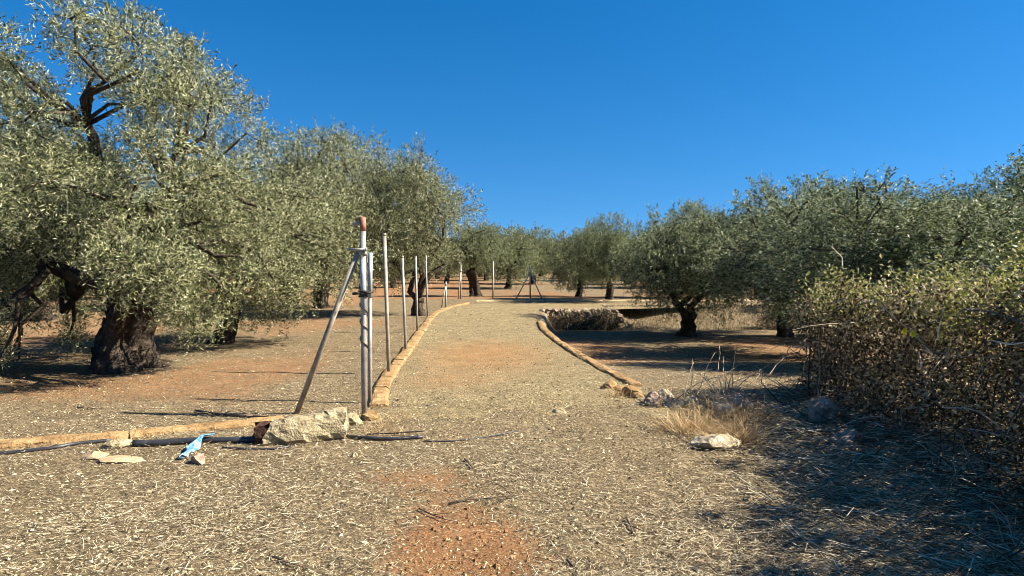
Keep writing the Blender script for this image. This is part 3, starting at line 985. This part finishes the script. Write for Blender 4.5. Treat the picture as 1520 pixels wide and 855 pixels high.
# the rest of the orchard, in rows
r = np.random.default_rng(5)
taken = [(o.location.x, o.location.y) for o in bpy.data.objects if o.name.startswith('olive_tree')]
for row, yy in enumerate(np.arange(33, 118, 6.6)):
    for xx in np.arange(-75, 76, 6.6):
        x = xx + r.uniform(-1.6, 1.6) + row * 2.37 % 6.6
        y = yy + r.uniform(-.9, .9)
        if abs(x) > 0.78 * y + 3 or min((x - a) ** 2 + (y - b) ** 2 for a, b in taken) < 14:
            continue
        if y > 85 and (row % 2):
            continue
        k, kh = ((KD, 4.2), (KE, 4.4))[r.integers(2)]
        s = r.uniform(0.72, 0.95)
        near = y < 50
        grp = 'orchard olives in the ' + ('first' if near else 'far') + ' rows beyond the bend'
        place_tree(k, x, y, r.uniform(0, 6.28), (s, s, s * r.uniform(0.85, 1.0)),
                   'grey green orchard olive tree in the nearer rows beyond the bend of the path' if near else 'small distant olive tree in the far rows of the orchard', grp)
for (x, y) in [(-13.5, 19.5), (-15, 27), (-9.5, 30), (-21, 24), (-20, 32)]:
    s = r.uniform(0.95, 1.1)
    place_tree(KE, x, y, r.uniform(0, 6.28), (s, s, s), 'shaded orchard olive tree in the red field behind the old olive', 'orchard olives behind the old olive')

# ------------------------------------------------------------------ the overgrown hedge on the right
hl = np.array([(3.84, 8.5), (4.0, 7.4), (4.18, 6.2), (4.28, 5.0), (3.75, 3.6), (3.4, 2.2), (3.4, 0.0), (3.6, -2.0)])
hseg = np.concatenate([[0], np.cumsum(np.linalg.norm(np.diff(hl, axis=0), axis=1))])
r = np.random.default_rng(909)


def hedge_points(n, smax=None, zpow=1.0, shell=True, top_only=False):
    s = r.uniform(0, smax or hseg[-1], n)
    cx, cy = np.interp(s, hseg, hl[:, 0]), np.interp(s, hseg, hl[:, 1])
    d = np.stack([np.interp(s + .05, hseg, hl[:, 0]) - np.interp(s - .05, hseg, hl[:, 0]), np.interp(s + .05, hseg, hl[:, 1]) - np.interp(s - .05, hseg, hl[:, 1])], 1)
    d = unit(d)
    nrm = np.stack([-d[:, 1], d[:, 0]], 1)
    endf = smooth(-0.1, 0.5, s)
    H = (1.28 + 0.34 * (N1(s * 1.6, s * 0) - 0.5) + 0.30 * (N2(s * 6, s * 0 + 3) - 0.5) + 0.16 * smooth(2.4, 3.6, s) + 0.15 * smooth(4.4, 5.4, s)) * (0.92 + 0.08 * endf)
    if top_only:
        z = H * (0.84 + 0.27 * r.random(n) ** 1.9)
    else:
        z = H * r.random(n) ** zpow
    wmax = (0.26 + 0.55 * N3(s * 2.6, z * 3.1) + 0.30 * np.clip(1 - z / 0.9, 0, 1) ** 2) * (0.4 + 0.6 * endf)
    a = r.uniform(-1, 1, n)
    if shell:
        a = np.sign(a) * np.abs(a) ** 0.45
    p = np.stack([cx + nrm[:, 0] * a * wmax, cy + nrm[:, 1] * a * wmax], 1)
    return np.column_stack([p, z + ground_h(p[:, 0], p[:, 1]) * 0.0]), nrm, a, s


hedge = add('overgrown_hedge', None, None, (3.95, 7.2, 0), label='overgrown wire fence smothered in dry brown vines with yellow green leaves on top', category='hedge')
hoff = np.array([3.95, 7.2, 0])
stems = []
for k in range(1500):
    p, nrm, a, s = hedge_points(1, zpow=0.9)
    p = p[0]
    n = 6
    L = r.uniform(0.25, 1.3)
    dirv = unit(np.array([r.normal() * 0.45, r.normal() * 0.6, (-1 if p[2] > 0.75 else r.choice([-1, -1, 1])) * r.uniform(0.3, 1.2)]))
    if r.random() < 0.25:
        dirv = unit(np.array([r.normal() * 0.25, r.normal(), r.normal() * 0.3]))
    pts = [p]
    for q in range(n - 1):
        dirv = unit(dirv + r.normal(size=3) * 0.22 + np.array([0, 0, -0.05]))
        pts.append(pts[-1] + dirv * L / n)
    pts = np.array(pts)
    pts[:, 2] = np.clip(pts[:, 2], 0.0, 1.6)
    stems.append((pts - hoff, np.linspace(0.0065, 0.003, n) * r.uniform(0.5, 1.5)))
v, f = tubes(stems, 3, cap=False)
add('vine_stems', make_mesh('vine_stems', v, f, M['vine']), hedge, kind='stuff')
# upright strands at the open end
stems = []
for k in range(55):
    bx, by = 3.84 + r.normal() * 0.17, 8.5 + r.normal() * 0.28 - abs(r.normal()) * 0.25
    n = 8
    zt = r.uniform(0.7, 1.42)
    z_ = np.linspace(0, zt, n)
    pts = np.stack([bx + np.cumsum(r.normal(size=n) * 0.018), by + np.cumsum(r.normal(size=n) * 0.018), z_], 1)
    stems.append((pts - hoff, np.linspace(0.013, 0.005, n) * r.uniform(0.5, 1.2)))
v, f = tubes(stems, 4, cap=False)
add('hanging_strands', make_mesh('hanging_strands', v, f, M['vine']), hedge, kind='stuff')
# loops and whips standing above the top
stems = []
for k in range(170):
    p, nrm, a, s = hedge_points(1, top_only=True, smax=6)
    p = p[0]
    n = 8
    dirv = unit(np.array([r.normal() * 0.6, r.normal() * 0.6, r.uniform(0.3, 1.4)]))
    pts = [p]
    L = r.uniform(0.15, 0.5)
    for q in range(n - 1):
        dirv = unit(dirv + r.normal(size=3) * 0.25 + np.array([0, 0, -0.12]))
        pts.append(pts[-1] + dirv * L / n)
    stems.append((np.array(pts) - hoff, np.linspace(0.006, 0.003, n)))
v, f = tubes(stems, 4, cap=False)
add('loose_whips', make_mesh('loose_whips', v, f, M['cane']), hedge, kind='stuff')
cc, nrm, a, s = hedge_points(1900, zpow=0.85)
k = r.integers(len(cc), size=95000)
p = cc[k] + r.normal(size=(len(k), 3)) * (r.uniform(0.03, 0.13, len(cc))[k])[:, None]
p[:, 2] = np.abs(p[:, 2])
n = len(p)
V, Fc = leaf_quads(p - hoff, r.normal(size=(n, 3)), r.uniform(0.022, 0.062, n), r.uniform(0.010, 0.034, n), fold=0.35, r=r)
add('dry_leaves', make_mesh('dry_leaves', V, Fc, M['dry_leaf']), hedge, kind='stuff')
cc, nrm, a, s = hedge_points(420, top_only=True)
c3 = np.column_stack([r.uniform(3.75, 4.6, 60), r.uniform(4.2, 5.6, 60), r.uniform(1.25, 1.72, 60)])
cc = np.concatenate([cc, c3])
k = r.integers(len(cc), size=23000)
p = cc[k] + r.normal(size=(len(k), 3)) * (r.uniform(0.03, 0.12, len(cc))[k])[:, None]
n = len(p)
V, Fc = leaf_quads(p - hoff, r.normal(size=(n, 3)) + np.array([0, 0, .4]), r.uniform(0.03, 0.065, n), r.uniform(0.018, 0.038, n), fold=0.2, r=r)
p2, nrm, a, s = hedge_points(14000, zpow=0.55)
k = r.random(len(s)) < 0.7 * smooth(0.8, 2.8, s)
p2 = p2[k]
V2, F2 = leaf_quads(p2 - hoff, r.normal(size=(len(p2), 3)), r.uniform(0.03, 0.06, len(p2)), r.uniform(0.018, 0.035, len(p2)), fold=0.2, r=r)
add('green_leaves', make_mesh('green_leaves', np.concatenate([V, V2]), np.concatenate([Fc, F2 + len(V)]), M['vine_leaf']), hedge, kind='stuff')
# two yellow flowers on the hedge face
for (px, py) in [(1362, 490), (1375, 494)]:
    y = 5.95
    x = (px - 760) / F_PX * y
    z = height_at(px, py, y)
    c = np.repeat(np.array([[0, 0, 0.0]]), 7, 0)
    ang = np.linspace(0, 6.28, 7, endpoint=False)
    dd = np.stack([np.cos(ang), -0.4 + 0 * ang, np.sin(ang)], 1)
    V, Fc = leaf_quads(c, dd, np.full(7, 0.034), np.full(7, 0.026), side=np.stack([-np.sin(ang), 0 * ang, np.cos(ang)], 1), r=r)
    add('flower', make_mesh('flower', V, Fc, M['yellow']), hedge, (x - hoff[0] - 0.16, y - hoff[1] - 0.1, z))
hedge.location.z = 0

# ------------------------------------------------------------------ litter: gravel, straw, brush
def scatter(n, d0, d1, power, half_angle, seed):
    """points round the viewpoint, thinning with distance"""
    r = np.random.default_rng(seed)
    u = r.random(n)
    e = 1 - power
    d = (d0 ** e + u * (d1 ** e - d0 ** e)) ** (1 / e)
    a = r.uniform(-half_angle, half_angle, n)
    return d * np.sin(a), d * np.cos(a), d, r


def on_path(x, y):
    return (x > np.interp(y, LK[:, 1], LK[:, 0]) + 0.12) & (x < np.interp(y, RK[:, 1], RK[:, 0]) - 0.02) & (y > 6)


# pebbles
x, y, d, r = scatter(230000, 2.3, 30, 1.5, math.radians(52), 41)
bare = soil_amount(x, y)
keep = (r.random(len(x)) > np.clip(bare * 1.1, 0, 0.8)) & ((x < 2.6) | (y > 9)) & (on_path(x, y) | (r.random(len(x)) < 0.5))
x, y, d = x[keep], y[keep], d[keep]
n = len(x)
octv = np.array([(1, 0, 0), (-.9, .2, 0), (0, 1, .1), (.1, -1, 0), (0.1, 0, 1), (0, 0, -1)], float)
octf = np.array([(0, 2, 4), (2, 1, 4), (1, 3, 4), (3, 0, 4)])
sz = (0.004 + 0.011 * r.random(n) ** 4) * np.clip(0.75 + d / 22, 0.8, 1.7)
sc = sz[:, None] * r.uniform(0.6, 1.3, (n, 3)) * np.array([1, 1, 0.7])
th = r.uniform(0, 6.28, n)
vv = octv[None] * sc[:, None, :] + r.normal(size=(n, 6, 3)) * sz[:, None, None] * 0.18
cx, sx = np.cos(th)[:, None], np.sin(th)[:, None]
vx = vv[:, :, 0] * cx - vv[:, :, 1] * sx
vy = vv[:, :, 0] * sx + vv[:, :, 1] * cx
zs = surface(x, y)
V = np.stack([vx + x[:, None], vy + y[:, None], vv[:, :, 2] + zs[:, None] + sz[:, None] * 0.15], 2).reshape(-1, 3)
Fc = (octf[None] + (np.arange(n) * 6)[:, None, None]).reshape(-1, 3)
add('loose_gravel', make_mesh('loose_gravel', V, Fc, M['pebble'], False), None, kind='stuff', label='loose tan gravel and small stones strewn over path and forecourt', category='gravel')

# clods of soil on the bare patches
x2, y2, d2, r = scatter(60000, 2.4, 16, 1.5, math.radians(45), 47)
keep = r.random(len(x2)) < np.clip(soil_amount(x2, y2) - 0.25, 0, 0.6)
x2, y2 = x2[keep][:16000], y2[keep][:16000]
n = len(x2)
sz = 0.003 + 0.013 * r.random(n) ** 4
vv = octv[None] * (sz[:, None] * r.uniform(0.6, 1.3, (n, 3)) * np.array([1, 1, 0.75]))[:, None, :] + r.normal(size=(n, 6, 3)) * sz[:, None, None] * 0.22
V = (vv + np.stack([x2, y2, surface(x2, y2) + sz * 0.2], 1)[:, None, :]).reshape(-1, 3)
Fc = (octf[None] + (np.arange(n) * 6)[:, None, None]).reshape(-1, 3)
add('soil_clods', make_mesh('soil_clods', V, Fc, M['clod'], False), None, kind='stuff', label='small clods of orange earth on the bare soil patches', category='soil')

# straw and clippings
x, y, d, r = scatter(330000, 2.3, 34, 1.6, math.radians(52), 42)
bare = soil_amount(x, y)
field = (~on_path(x, y)) & (y > 7.5)
dens = np.where(field, 0.75, np.where(on_path(x, y), 0.32, 1.0)) * (1 - np.clip(bare * 1.1, 0, 0.95) * np.where(field, 0.6, 1.0))
dens = dens * (0.4 + 0.9 * smooth(0.36, 0.62, N2(x * 0.9 + 4, y * 0.9, 4)))
mid_x = (np.interp(y, LK[:, 1], LK[:, 0]) + np.interp(y, RK[:, 1], RK[:, 0])) / 2
rut = np.exp(-((np.abs(x - mid_x + 0.12 * np.sin(y * 0.7)) - 0.72) / 0.24) ** 2) * smooth(3.5, 6, y) * (y < 21)
dens = dens * (1 - 0.75 * rut)
keep = r.random(len(x)) < dens
x, y, d = x[keep], y[keep], d[keep]
n = len(x)
shade = smooth(0.6, 2.2, x) * (1 - smooth(7, 9, y))
ang = r.uniform(0, 2 * np.pi, n)
ang = np.where(r.random(n) < 0.6 * shade, -0.35 + r.normal(size=n) * 0.4, ang)
dirs = np.stack([np.cos(ang), np.sin(ang), r.normal(size=n) * 0.16], 1)
L = (0.018 + 0.085 * r.random(n) ** 2.8) * (0.9 + 0.8 * shade)
Wd = r.uniform(0.002, 0.0048, n) * np.clip(0.7 + d / 14, 0.8, 2.0)
base = np.stack([x, y, surface(x, y) + 0.006 + 0.022 * r.random(n) ** 2 + 0.02 * shade * r.random(n)], 1)
V, Fc = ribbon_quads(base, dirs, L, Wd, r)
add('straw_litter', make_mesh('straw_litter', V, Fc, M['straw']), None, kind='stuff', label='dry straw and leaf litter scattered over the ground', category='straw')

# deep mat of straw in the hedge shade
r = np.random.default_rng(43)
n = 34000
x = r.uniform(1.3, 4.2, n)
y = r.uniform(2.6, 8.8, n)
keep = (x > 1.55 + 0.25 * (y - 3.2) * (y > 3.2) + r.normal(size=n) * 0.2) & (r.random(n) < 0.35 + 0.65 * smooth(0.4, 0.6, N3(x * 1.4, y * 1.4)))
x, y = x[keep], y[keep]
n = len(x)
ang = -0.35 + r.normal(size=n) * 0.6
dirs = np.stack([np.cos(ang), np.sin(ang), r.normal(size=n) * 0.3], 1)
base = np.stack([x, y, ground_h(x, y) + 0.01 + 0.09 * r.random(n) ** 1.5 * smooth(0.35, 0.65, N1(x * 2, y * 2))], 1)
V, Fc = ribbon_quads(base, dirs, 0.08 + 0.22 * r.random(n) ** 2, r.uniform(0.003, 0.007, n), r)
add('matted_straw', make_mesh('matted_straw', V, Fc, M['straw']), None, kind='stuff', label='matted dry grass lying in the shade of the hedge', category='straw')

# brushwood at the foot of the hedge
stems = []
for k in range(900):
    s = r.uniform(0, 6.5)
    bx = float(np.interp(s, hseg, hl[:, 0])) - 0.2 - 1.1 * r.random() ** 1.5
    by = float(np.interp(s, hseg, hl[:, 1])) + r.normal() * 0.3
    n = 6
    dirv = unit(np.array([r.normal(), r.normal(), r.uniform(-0.1, 0.5)]))
    pts = [np.array([bx, by, float(ground_h(bx, by)) + r.uniform(0.0, 0.22) * max(0.1, 1 - (float(np.interp(s, hseg, hl[:, 0])) - bx))])]
    L = r.uniform(0.2, 0.8)
    for q in range(n - 1):
        dirv = unit(dirv + r.normal(size=3) * 0.25 + np.array([0, 0, -0.12]))
        pts.append(pts[-1] + dirv * L / n)
    pts = np.array(pts)
    pts[:, 2] = np.maximum(pts[:, 2], ground_h(pts[:, 0], pts[:, 1]) + 0.004)
    stems.append((pts, np.linspace(0.005, 0.0025, n) * r.uniform(0.6, 1.4)))
v, f = tubes(stems, 3, cap=False)
add('brushwood', make_mesh('brushwood', v, f, M['vine']), None, kind='stuff', label='tangle of dead twigs on the ground along the foot of the hedge', category='brushwood')

# straw coloured herbs on the bank beyond the sunken field
r = np.random.default_rng(44)
n = 16000
x = r.uniform(3.0, 14.5, n)
y = 21.5 + r.random(n) * 2.6
base = np.stack([x, y, ground_h(x, y) - 0.01], 1)
dirs = np.stack([r.normal(size=n) * 0.4, r.normal(size=n) * 0.4 - 0.2, np.ones(n)], 1)
V, Fc = leaf_quads(base, dirs, r.uniform(0.04, 0.12, n), r.uniform(0.008, 0.02, n), r=r)
add('bank_grass', make_mesh('bank_grass', V, Fc, M['straw']), None, kind='stuff', label='dry straw coloured grass covering the bank beyond the sunken field', category='grass')


def brush(name, cx, cy, cz, sx, sy, sz, n_leaf, n_stem, seed, label):
    r = np.random.default_rng(seed)
    o = add(name, None, None, (cx, cy, cz), label=label, category='shrub')
    cc = np.column_stack([r.uniform(-sx, sx, 60), r.uniform(-sy, sy, 60), r.uniform(0, 1, 60) ** 1.2 * sz])
    k = r.integers(60, size=n_leaf)
    p = cc[k] + r.normal(size=(n_leaf, 3)) * 0.06
    p[:, 2] = np.abs(p[:, 2])
    V, Fc = leaf_quads(p, r.normal(size=(n_leaf, 3)), r.uniform(0.04, 0.08, n_leaf), r.uniform(0.015, 0.03, n_leaf), r=r)
    add('leaves', make_mesh('leaves', V, Fc, M['dry_leaf']), o, kind='stuff')
    st = []
    for _ in range(n_stem):
        b = np.array([r.uniform(-sx, sx), r.uniform(-sy, sy), 0.0])
        d = unit(np.array([r.normal() * 0.4, r.normal() * 0.4, 1.0]))
        L = sz * r.uniform(0.5, 1.3)
        st.append((np.array([b, b + d * L * 0.5, b + d * L + r.normal(size=3) * 0.05]), np.array([0.008, 0.006, 0.003])))
    v, f = tubes(st, 3, cap=False)
    add('stems', make_mesh('stems', v, f, M['vine']), o, kind='stuff')
    return o


brush('dead_brush', 2.05, 21.55, -0.55, 1.1, 0.16, 0.52, 6500, 160, 1, 'dark dead brush growing over the face of the stone wall')
brush('dead_brush', 8.6, 21.7, -0.5, 1.0, 0.3, 0.55, 5200, 90, 2, 'low dark brush on the straw bank between the bushy olive and the hedge')


def tuft(px, py, n, h, spread, seed, label, z=None, mat='tuft', name='dry_grass_tuft', lean=(0, 0), cat='grass', group=None):
    x, y = ground_point(px, py)
    zz = float(surface(x, y))
    r = np.random.default_rng(seed)
    V, F = [], []
    for k in range(n):
        b = np.array([r.normal() * spread * 0.5, r.normal() * spread * 0.5, -0.01])
        d = unit(np.array([b[0] * 2.5 + r.normal() * 0.3 + lean[0], b[1] * 2.5 + r.normal() * 0.3 + lean[1], 1.0]))
        L = h * r.uniform(0.45, 1.1)
        side = unit(np.cross(d, r.normal(size=3))) * r.uniform(0.0018, 0.0035)
        p, dd = b, d
        i0 = len(V)
        for q in range(4):
            w = side * (1 - q / 3.6)
            V += [p - w, p + w]
            dd = unit(dd + np.array([dd[0] * 0.25, dd[1] * 0.25, -0.22]))
            p = p + dd * L / 3
        for q in range(3):
            a = i0 + q * 2
            F.append((a, a + 1, a + 3, a + 2))
    o = add(name, make_mesh(name, np.array(V), np.array(F), M[mat]), None, (x, y, zz), label=label, category=cat)
    if group:
        o['group'] = group
    return o


tuft(1022, 640, 420, 0.30, 0.26, 1, 'thick golden tuft of dry grass left of the white rock')
tuft(1095, 655, 380, 0.32, 0.24, 2, 'golden brown dry grass tuft between the white rock and the hedge shade')
tuft(1060, 615, 260, 0.34, 0.30, 3, 'sparse dry grass growing between the rubble and the white rock')
tuft(1115, 625, 240, 0.30, 0.22, 4, 'dry grass clump on the edge of the hedge shade behind the white rock')
tuft(920, 590, 120, 0.20, 0.16, 5, 'small dark dry weed at the broken end of the right kerb', mat='tuft')
for k, (px, py) in enumerate([(575, 632), (600, 618), (560, 640), (588, 645)]):
    tuft(px, py, 45, 0.16, 0.15, 20 + k, 'thin wisp of dry grass by the foot of the gatepost', group='wisps by the gatepost')
tuft(320, 618, 26, 0.30, 0.10, 30, 'pale dry stalks standing behind the front kerb')
tuft(875, 535, 9, 0.34, 0.16, 31, 'few pale bare stalks beyond the right kerb')
tuft(1110, 600, 20, 0.32, 0.35, 32, 'thin pale stalks rising behind the rubble')
for k, (px, py) in enumerate([(805, 487), (815, 490), (826, 489), (838, 488)]):
    x, y = ground_point(px, py, -0.5)
    tuft(px, py, 90, 0.5, 0.25, 40 + k, 'dry grass hanging over the corner of the stone wall', group='grass on the wall corner').location = (0.86 + 0.12 * k, 21.35 - 0.05 * k, -0.5)

# ------------------------------------------------------------------ stones and rubbish
# broken concrete block by the gatepost
x, y = ground_point(455, 652)
block = add('broken_concrete_block', None, None, (x, y, float(surface(x, y))), (0.0, -0.08, 0.22), label='long pale lump of broken concrete with its broken end coloured dark for shade beside the gatepost brace', category='concrete')
r = np.random.default_rng(13)
n_, sides = 12, 16
V, F = [], []
for i in range(n_):
    t = i / (n_ - 1)
    w = 0.13 + 0.025 * math.sin(t * 5) + 0.01 * t
    h = 0.112 + 0.025 * t
    for j in range(sides):
        a = j / sides * 2 * math.pi
        c_, s_ = math.cos(a), math.sin(a)
        k = (abs(c_) ** 3.2 + abs(s_) ** 3.2) ** (-1 / 3.2) * (1 + r.normal() * 0.045)
        V.append((-0.33 + 0.68 * t + r.normal() * 0.012 + (0.05 * s_ if i == 0 else 0), w * c_ * k, h * 0.8 + h * s_ * k))
for i in range(n_ - 1):
    for j in range(sides):
        a, b = i * sides + j, i * sides + (j + 1) % sides
        F.append((a, b, b + sides, a + sides))
V.append((0.37, 0, 0.14))
T = [(len(V) - 1, (n_ - 1) * sides + j, (n_ - 1) * sides + (j + 1) % sides) for j in range(sides)]
add('concrete_body', make_mesh('concrete_body', V, [np.array(F), np.array(T)], M['concrete'], False), block)
V = []
for q, (xo, kk) in enumerate(((-0.315, 1.0), (-0.40, 0.88), (-0.42, 0.5), (-0.36, 0.12))):
    for j in range(14):
        a = j / 14 * 2 * math.pi
        V.append((xo + r.normal() * 0.025, 0.125 * kk * math.cos(a) * (1 + r.normal() * .12), 0.10 + 0.12 * kk * math.sin(a) * (1 + r.normal() * .08)))
F = [(i * 14 + j, i * 14 + (j + 1) % 14, (i + 1) * 14 + (j + 1) % 14, (i + 1) * 14 + j) for i in range(3) for j in range(14)]
add('broken_end', make_mesh('broken_end', V, np.array(F), M['concrete_end_shade'], False), block)
place_rock('rubble_stone', 520, 628, (0.20, 0.16, 0.13), 61, M['concrete'], 'small lump of concrete between the broken block and the gatepost')
place_rock('rubble_stone', 548, 622, (0.16, 0.14, 0.12), 62, M['kerb'], 'tan stone right against the foot of the gatepost')
place_rock('flat_stone', 183, 683, (0.34, 0.20, 0.045), 63, M['slab'], 'flat brown slab of stone lying before the front kerb', rot=(0.02, 0.03, 0.3), sub=2)
place_rock('flat_stone', 140, 677, (0.24, 0.14, 0.05), 64, M['slab'], 'small flat stone beside the brown slab', rot=(0.05, -0.05, -0.2), sub=2)
place_rock('rubble_stone', 296, 688, (0.12, 0.10, 0.09), 65, M['stone_grey'], 'dark crumbly clod just below the blue plastic')
place_rock('rubble_stone', 178, 662, (0.22, 0.12, 0.08), 66, M['concrete'], 'pale crumbled concrete lump set against the front kerb')
place_rock('path_stone', 832, 612, (0.17, 0.10, 0.05), 67, M['concrete'], 'yellowish flat stone lying alone on the gravel', rot=(0.05, 0.1, -0.8), sub=2)
place_rock('path_stone', 527, 677, (0.055, 0.05, 0.04), 68, M['concrete'], 'round yellowish pebble below the loose black hose')
# rubble at the end of the right kerb
for k, (px, py, s, lb) in enumerate([(968, 601, (0.20, 0.17, 0.16), 'dark fronted rubble stone at the start of the rubble line'), (985, 598, (0.22, 0.18, 0.18), 'orange streaked rubble stone in the rubble line'), (1004, 603, (0.20, 0.16, 0.13), 'pale rubble stone in the middle of the rubble line'),
                                 (1030, 604, (0.24, 0.2, 0.15), 'broad rubble stone under the dead canes'), (1075, 614, (0.26, 0.2, 0.15), 'white topped stone at the hedge end of the rubble line'), (1098, 606, (0.24, 0.2, 0.18), 'grey rubble stone under the pale canes near the hedge')]):
    place_rock('rubble_stone', px, py, s, 70 + k, M['stone'] if k not in (0, 5) else M['stone_grey'], lb)
for k, (px, py, sz_) in enumerate([(905, 577, 0.15), (922, 582, 0.12), (936, 588, 0.17), (948, 592, 0.11)]):
    place_rock('kerb_fragment', px, py, (sz_ * 1.3, sz_, sz_ * 0.7), 90 + k, M['kerb'], 'ochre fragment of broken concrete at the crumbled end of the right kerb', group='fragments of the right kerb', sub=2)
place_rock('white_rock', 1062, 662, (0.34, 0.24, 0.17), 81, M['stone'], 'whitish rock half buried in golden dry grass')
place_rock('grey_boulder', 1222, 622, (0.30, 0.26, 0.26), 82, M['stone_grey'], 'reddish grey boulder in the shade at the foot of the hedge')
place_rock('grey_boulder', 1256, 658, (0.24, 0.2, 0.16), 83, M['stone_grey'], 'smaller pale boulder before the reddish boulder in the hedge shade')
# bleached canes thrown over the rubble
cx_, cy_ = ground_point(1060, 600)
canes = add('dead_canes', None, None, (cx_, cy_, float(ground_h(cx_, cy_))), label='bundle of bleached dead canes lying over the rubble line', category='branches')
r = np.random.default_rng(15)
for k in range(34):
    n = 7
    L = r.uniform(0.3, 0.95)
    st = np.array([r.normal() * 0.18, r.normal() * 0.12, r.uniform(0.02, 0.16)])
    dirv = unit(np.array([r.uniform(-1, 0.7), r.normal() * 0.4, r.uniform(0.1, 0.7)]))
    st = st - dirv * L * 0.4
    st[2] = max(st[2], 0.01)
    pts = [st]
    for q in range(n - 1):
        dirv = unit(dirv + r.normal(size=3) * 0.12 + np.array([0, 0, -0.13]))
        pts.append(pts[-1] + dirv * L / n)
    pts = np.array(pts)
    pts[:, 2] = np.maximum(pts[:, 2], 0.005)
    v, f = tubes([(pts, np.linspace(0.006, 0.0025, n))], 5)
    add('cane', make_mesh('cane', v, f, M['cane'], True), canes)


def pipe_thing(name, pts_px, rad, label, mat='pipe', cat='pipe', sag=0.0, lift=None, sides=10):
    P = []
    for k, q in enumerate(pts_px):
        x, y = ground_point(q[0], q[1])
        P.append((x, y, float(surface(x, y)) + rad * 0.85 + (q[2] if len(q) > 2 else 0)))
    P = np.array(P)
    t = np.linspace(0, 1, len(P))
    tt = np.linspace(0, 1, max(12, len(P) * 5))
    # smooth the polyline
    Q = np.stack([np.interp(tt, t, P[:, k]) for k in range(3)], 1)
    for _ in range(3):
        Q[1:-1] = (Q[:-2] + 2 * Q[1:-1] + Q[2:]) / 4
    o0 = Q[0].copy()
    v, f = tubes([(Q - o0, rad)], sides)
    o = add(name, make_mesh(name, v, f, M[mat], True), None, tuple(o0), label=label, category=cat)
    return o


pipe_thing('black_pipe', [(198, 661), (240, 660), (275, 658), (300, 657.5), (350, 657), (405, 655), (418, 654)], 0.030, 'thick black plastic pipe lying along the front kerb to the broken concrete block')
pipe_thing('thin_hose', [(-40, 676), (20, 672), (80, 667), (110, 661), (165, 655)], 0.016, 'thin black hose hugging the front kerb')
pipe_thing('loose_hose', [(505, 646), (520, 650), (545, 653, 0.01), (580, 653.5), (628, 651)], 0.016, 'short black hose end lying on the gravel before the gatepost')
pipe_thing('metal_rod', [(545, 647, 0.012), (590, 647, 0.02), (629, 646, 0.03)], 0.006, 'thin dark metal rod beside the loose hose', 'dark_metal', 'rod')
pipe_thing('thin_cable', [(630, 655), (670, 655), (720, 649), (770, 641)], 0.007, 'thin dark cable trailing from the hose across the gravel', 'pipe', 'cable')
pipe_thing('thin_hose', [(330, 666), (370, 668), (410, 667), (432, 662)], 0.010, 'thin black hose in front of the thick pipe')
# blue plastic strip wrapped over the pipe
x, y = ground_point(287, 672)
V, F = [], []
r = np.random.default_rng(3)
line = [ground_point(*q) for q in [(271, 683), (275, 679), (280, 675), (287, 670), (295, 664), (303, 660), (312, 658)]]
for i, (px, py) in enumerate(line):
    for j in range(5):
        u = (j - 2) / 2
        V.append((px - x + 0.022 * r.normal() + 0.02 * u, py - y + (0.012 + 0.02 * r.random()) * u + 0.008 * r.normal(), (0.004 + (0.045 if i >= 4 else 0.0) + 0.018 * r.random() + 0.02 * (1 - u * u))))
F = [(i * 5 + j, i * 5 + j + 1, i * 5 + j + 6, i * 5 + j + 5) for i in range(len(line) - 1) for j in range(4)]
o = add('blue_plastic', make_mesh('blue_plastic', V, np.array(F), M['blue_plastic'], False), None, (x, y, float(surface(x, y))), label='crumpled strip of blue and white plastic draped over the black pipe', category='plastic')
sm = o.modifiers.new('thickness', 'SOLIDIFY')
sm.thickness = 0.003


# fallen twigs on the forecourt
def twig(name, pts_px, rad, label, seed, side=3):
    r = np.random.default_rng(seed)
    P = np.array([(*ground_point(a, b), 0) for a, b in pts_px])
    P[:, 2] = surface(P[:, 0], P[:, 1]) + 0.012 + 0.006 * r.random(len(P))
    o0 = P[0].copy()
    paths = [(P - o0, np.linspace(rad, rad * 0.4, len(P)))]
    for k in range(side):
        i = r.integers(1, len(P) - 1)
        d = unit(np.array([r.normal(), r.normal(), 0.25]))
        st = P[i] - o0
        paths.append((np.array([st, st + d * 0.07, st + d * 0.13 + r.normal(size=3) * 0.01]), np.linspace(rad * 0.6, rad * 0.25, 3)))
    v, f = tubes(paths, 5)
    add(name, make_mesh(name, v, f, M['twig'], True), None, tuple(o0), label=label, category='twig')


twig('fallen_twig', [(665, 751), (690, 745), (720, 742), (760, 740), (810, 742)], 0.006, 'long forked dark twig lying on the gravel above the bare soil', 1, 4)
twig('fallen_twig', [(622, 759), (642, 768), (662, 777), (678, 779)], 0.005, 'short dark twig at the edge of the bare orange soil', 2, 1)
twig('fallen_twig', [(690, 684), (698, 692), (703, 700)], 0.007, 'small thick dark twig on the gravel below the trailing cable', 3, 2)
twig('fallen_twig', [(930, 772), (936, 784), (940, 796)], 0.008, 'stubby dark twig among the straw toward the hedge shade', 4, 1)
twig('fallen_twig', [(842, 835), (852, 846), (858, 858)], 0.008, 'stubby dark twig right of the bare orange soil', 5, 1)
twig('fallen_twig', [(400, 829), (425, 838), (455, 846)], 0.006, 'thin reddish dark twig lying in the straw', 6, 1)
twig('thin_dark_piece', [(290, 613), (330, 618), (375, 620), (428, 621)], 0.014, 'thin dark forked line lying behind the front kerb', 7, 5)  # dark tapering line with short side shoots
twig('thin_dark_piece', [(115, 608), (130, 609), (146, 610)], 0.012, 'small curled dark stick on the red field', 8, 1)
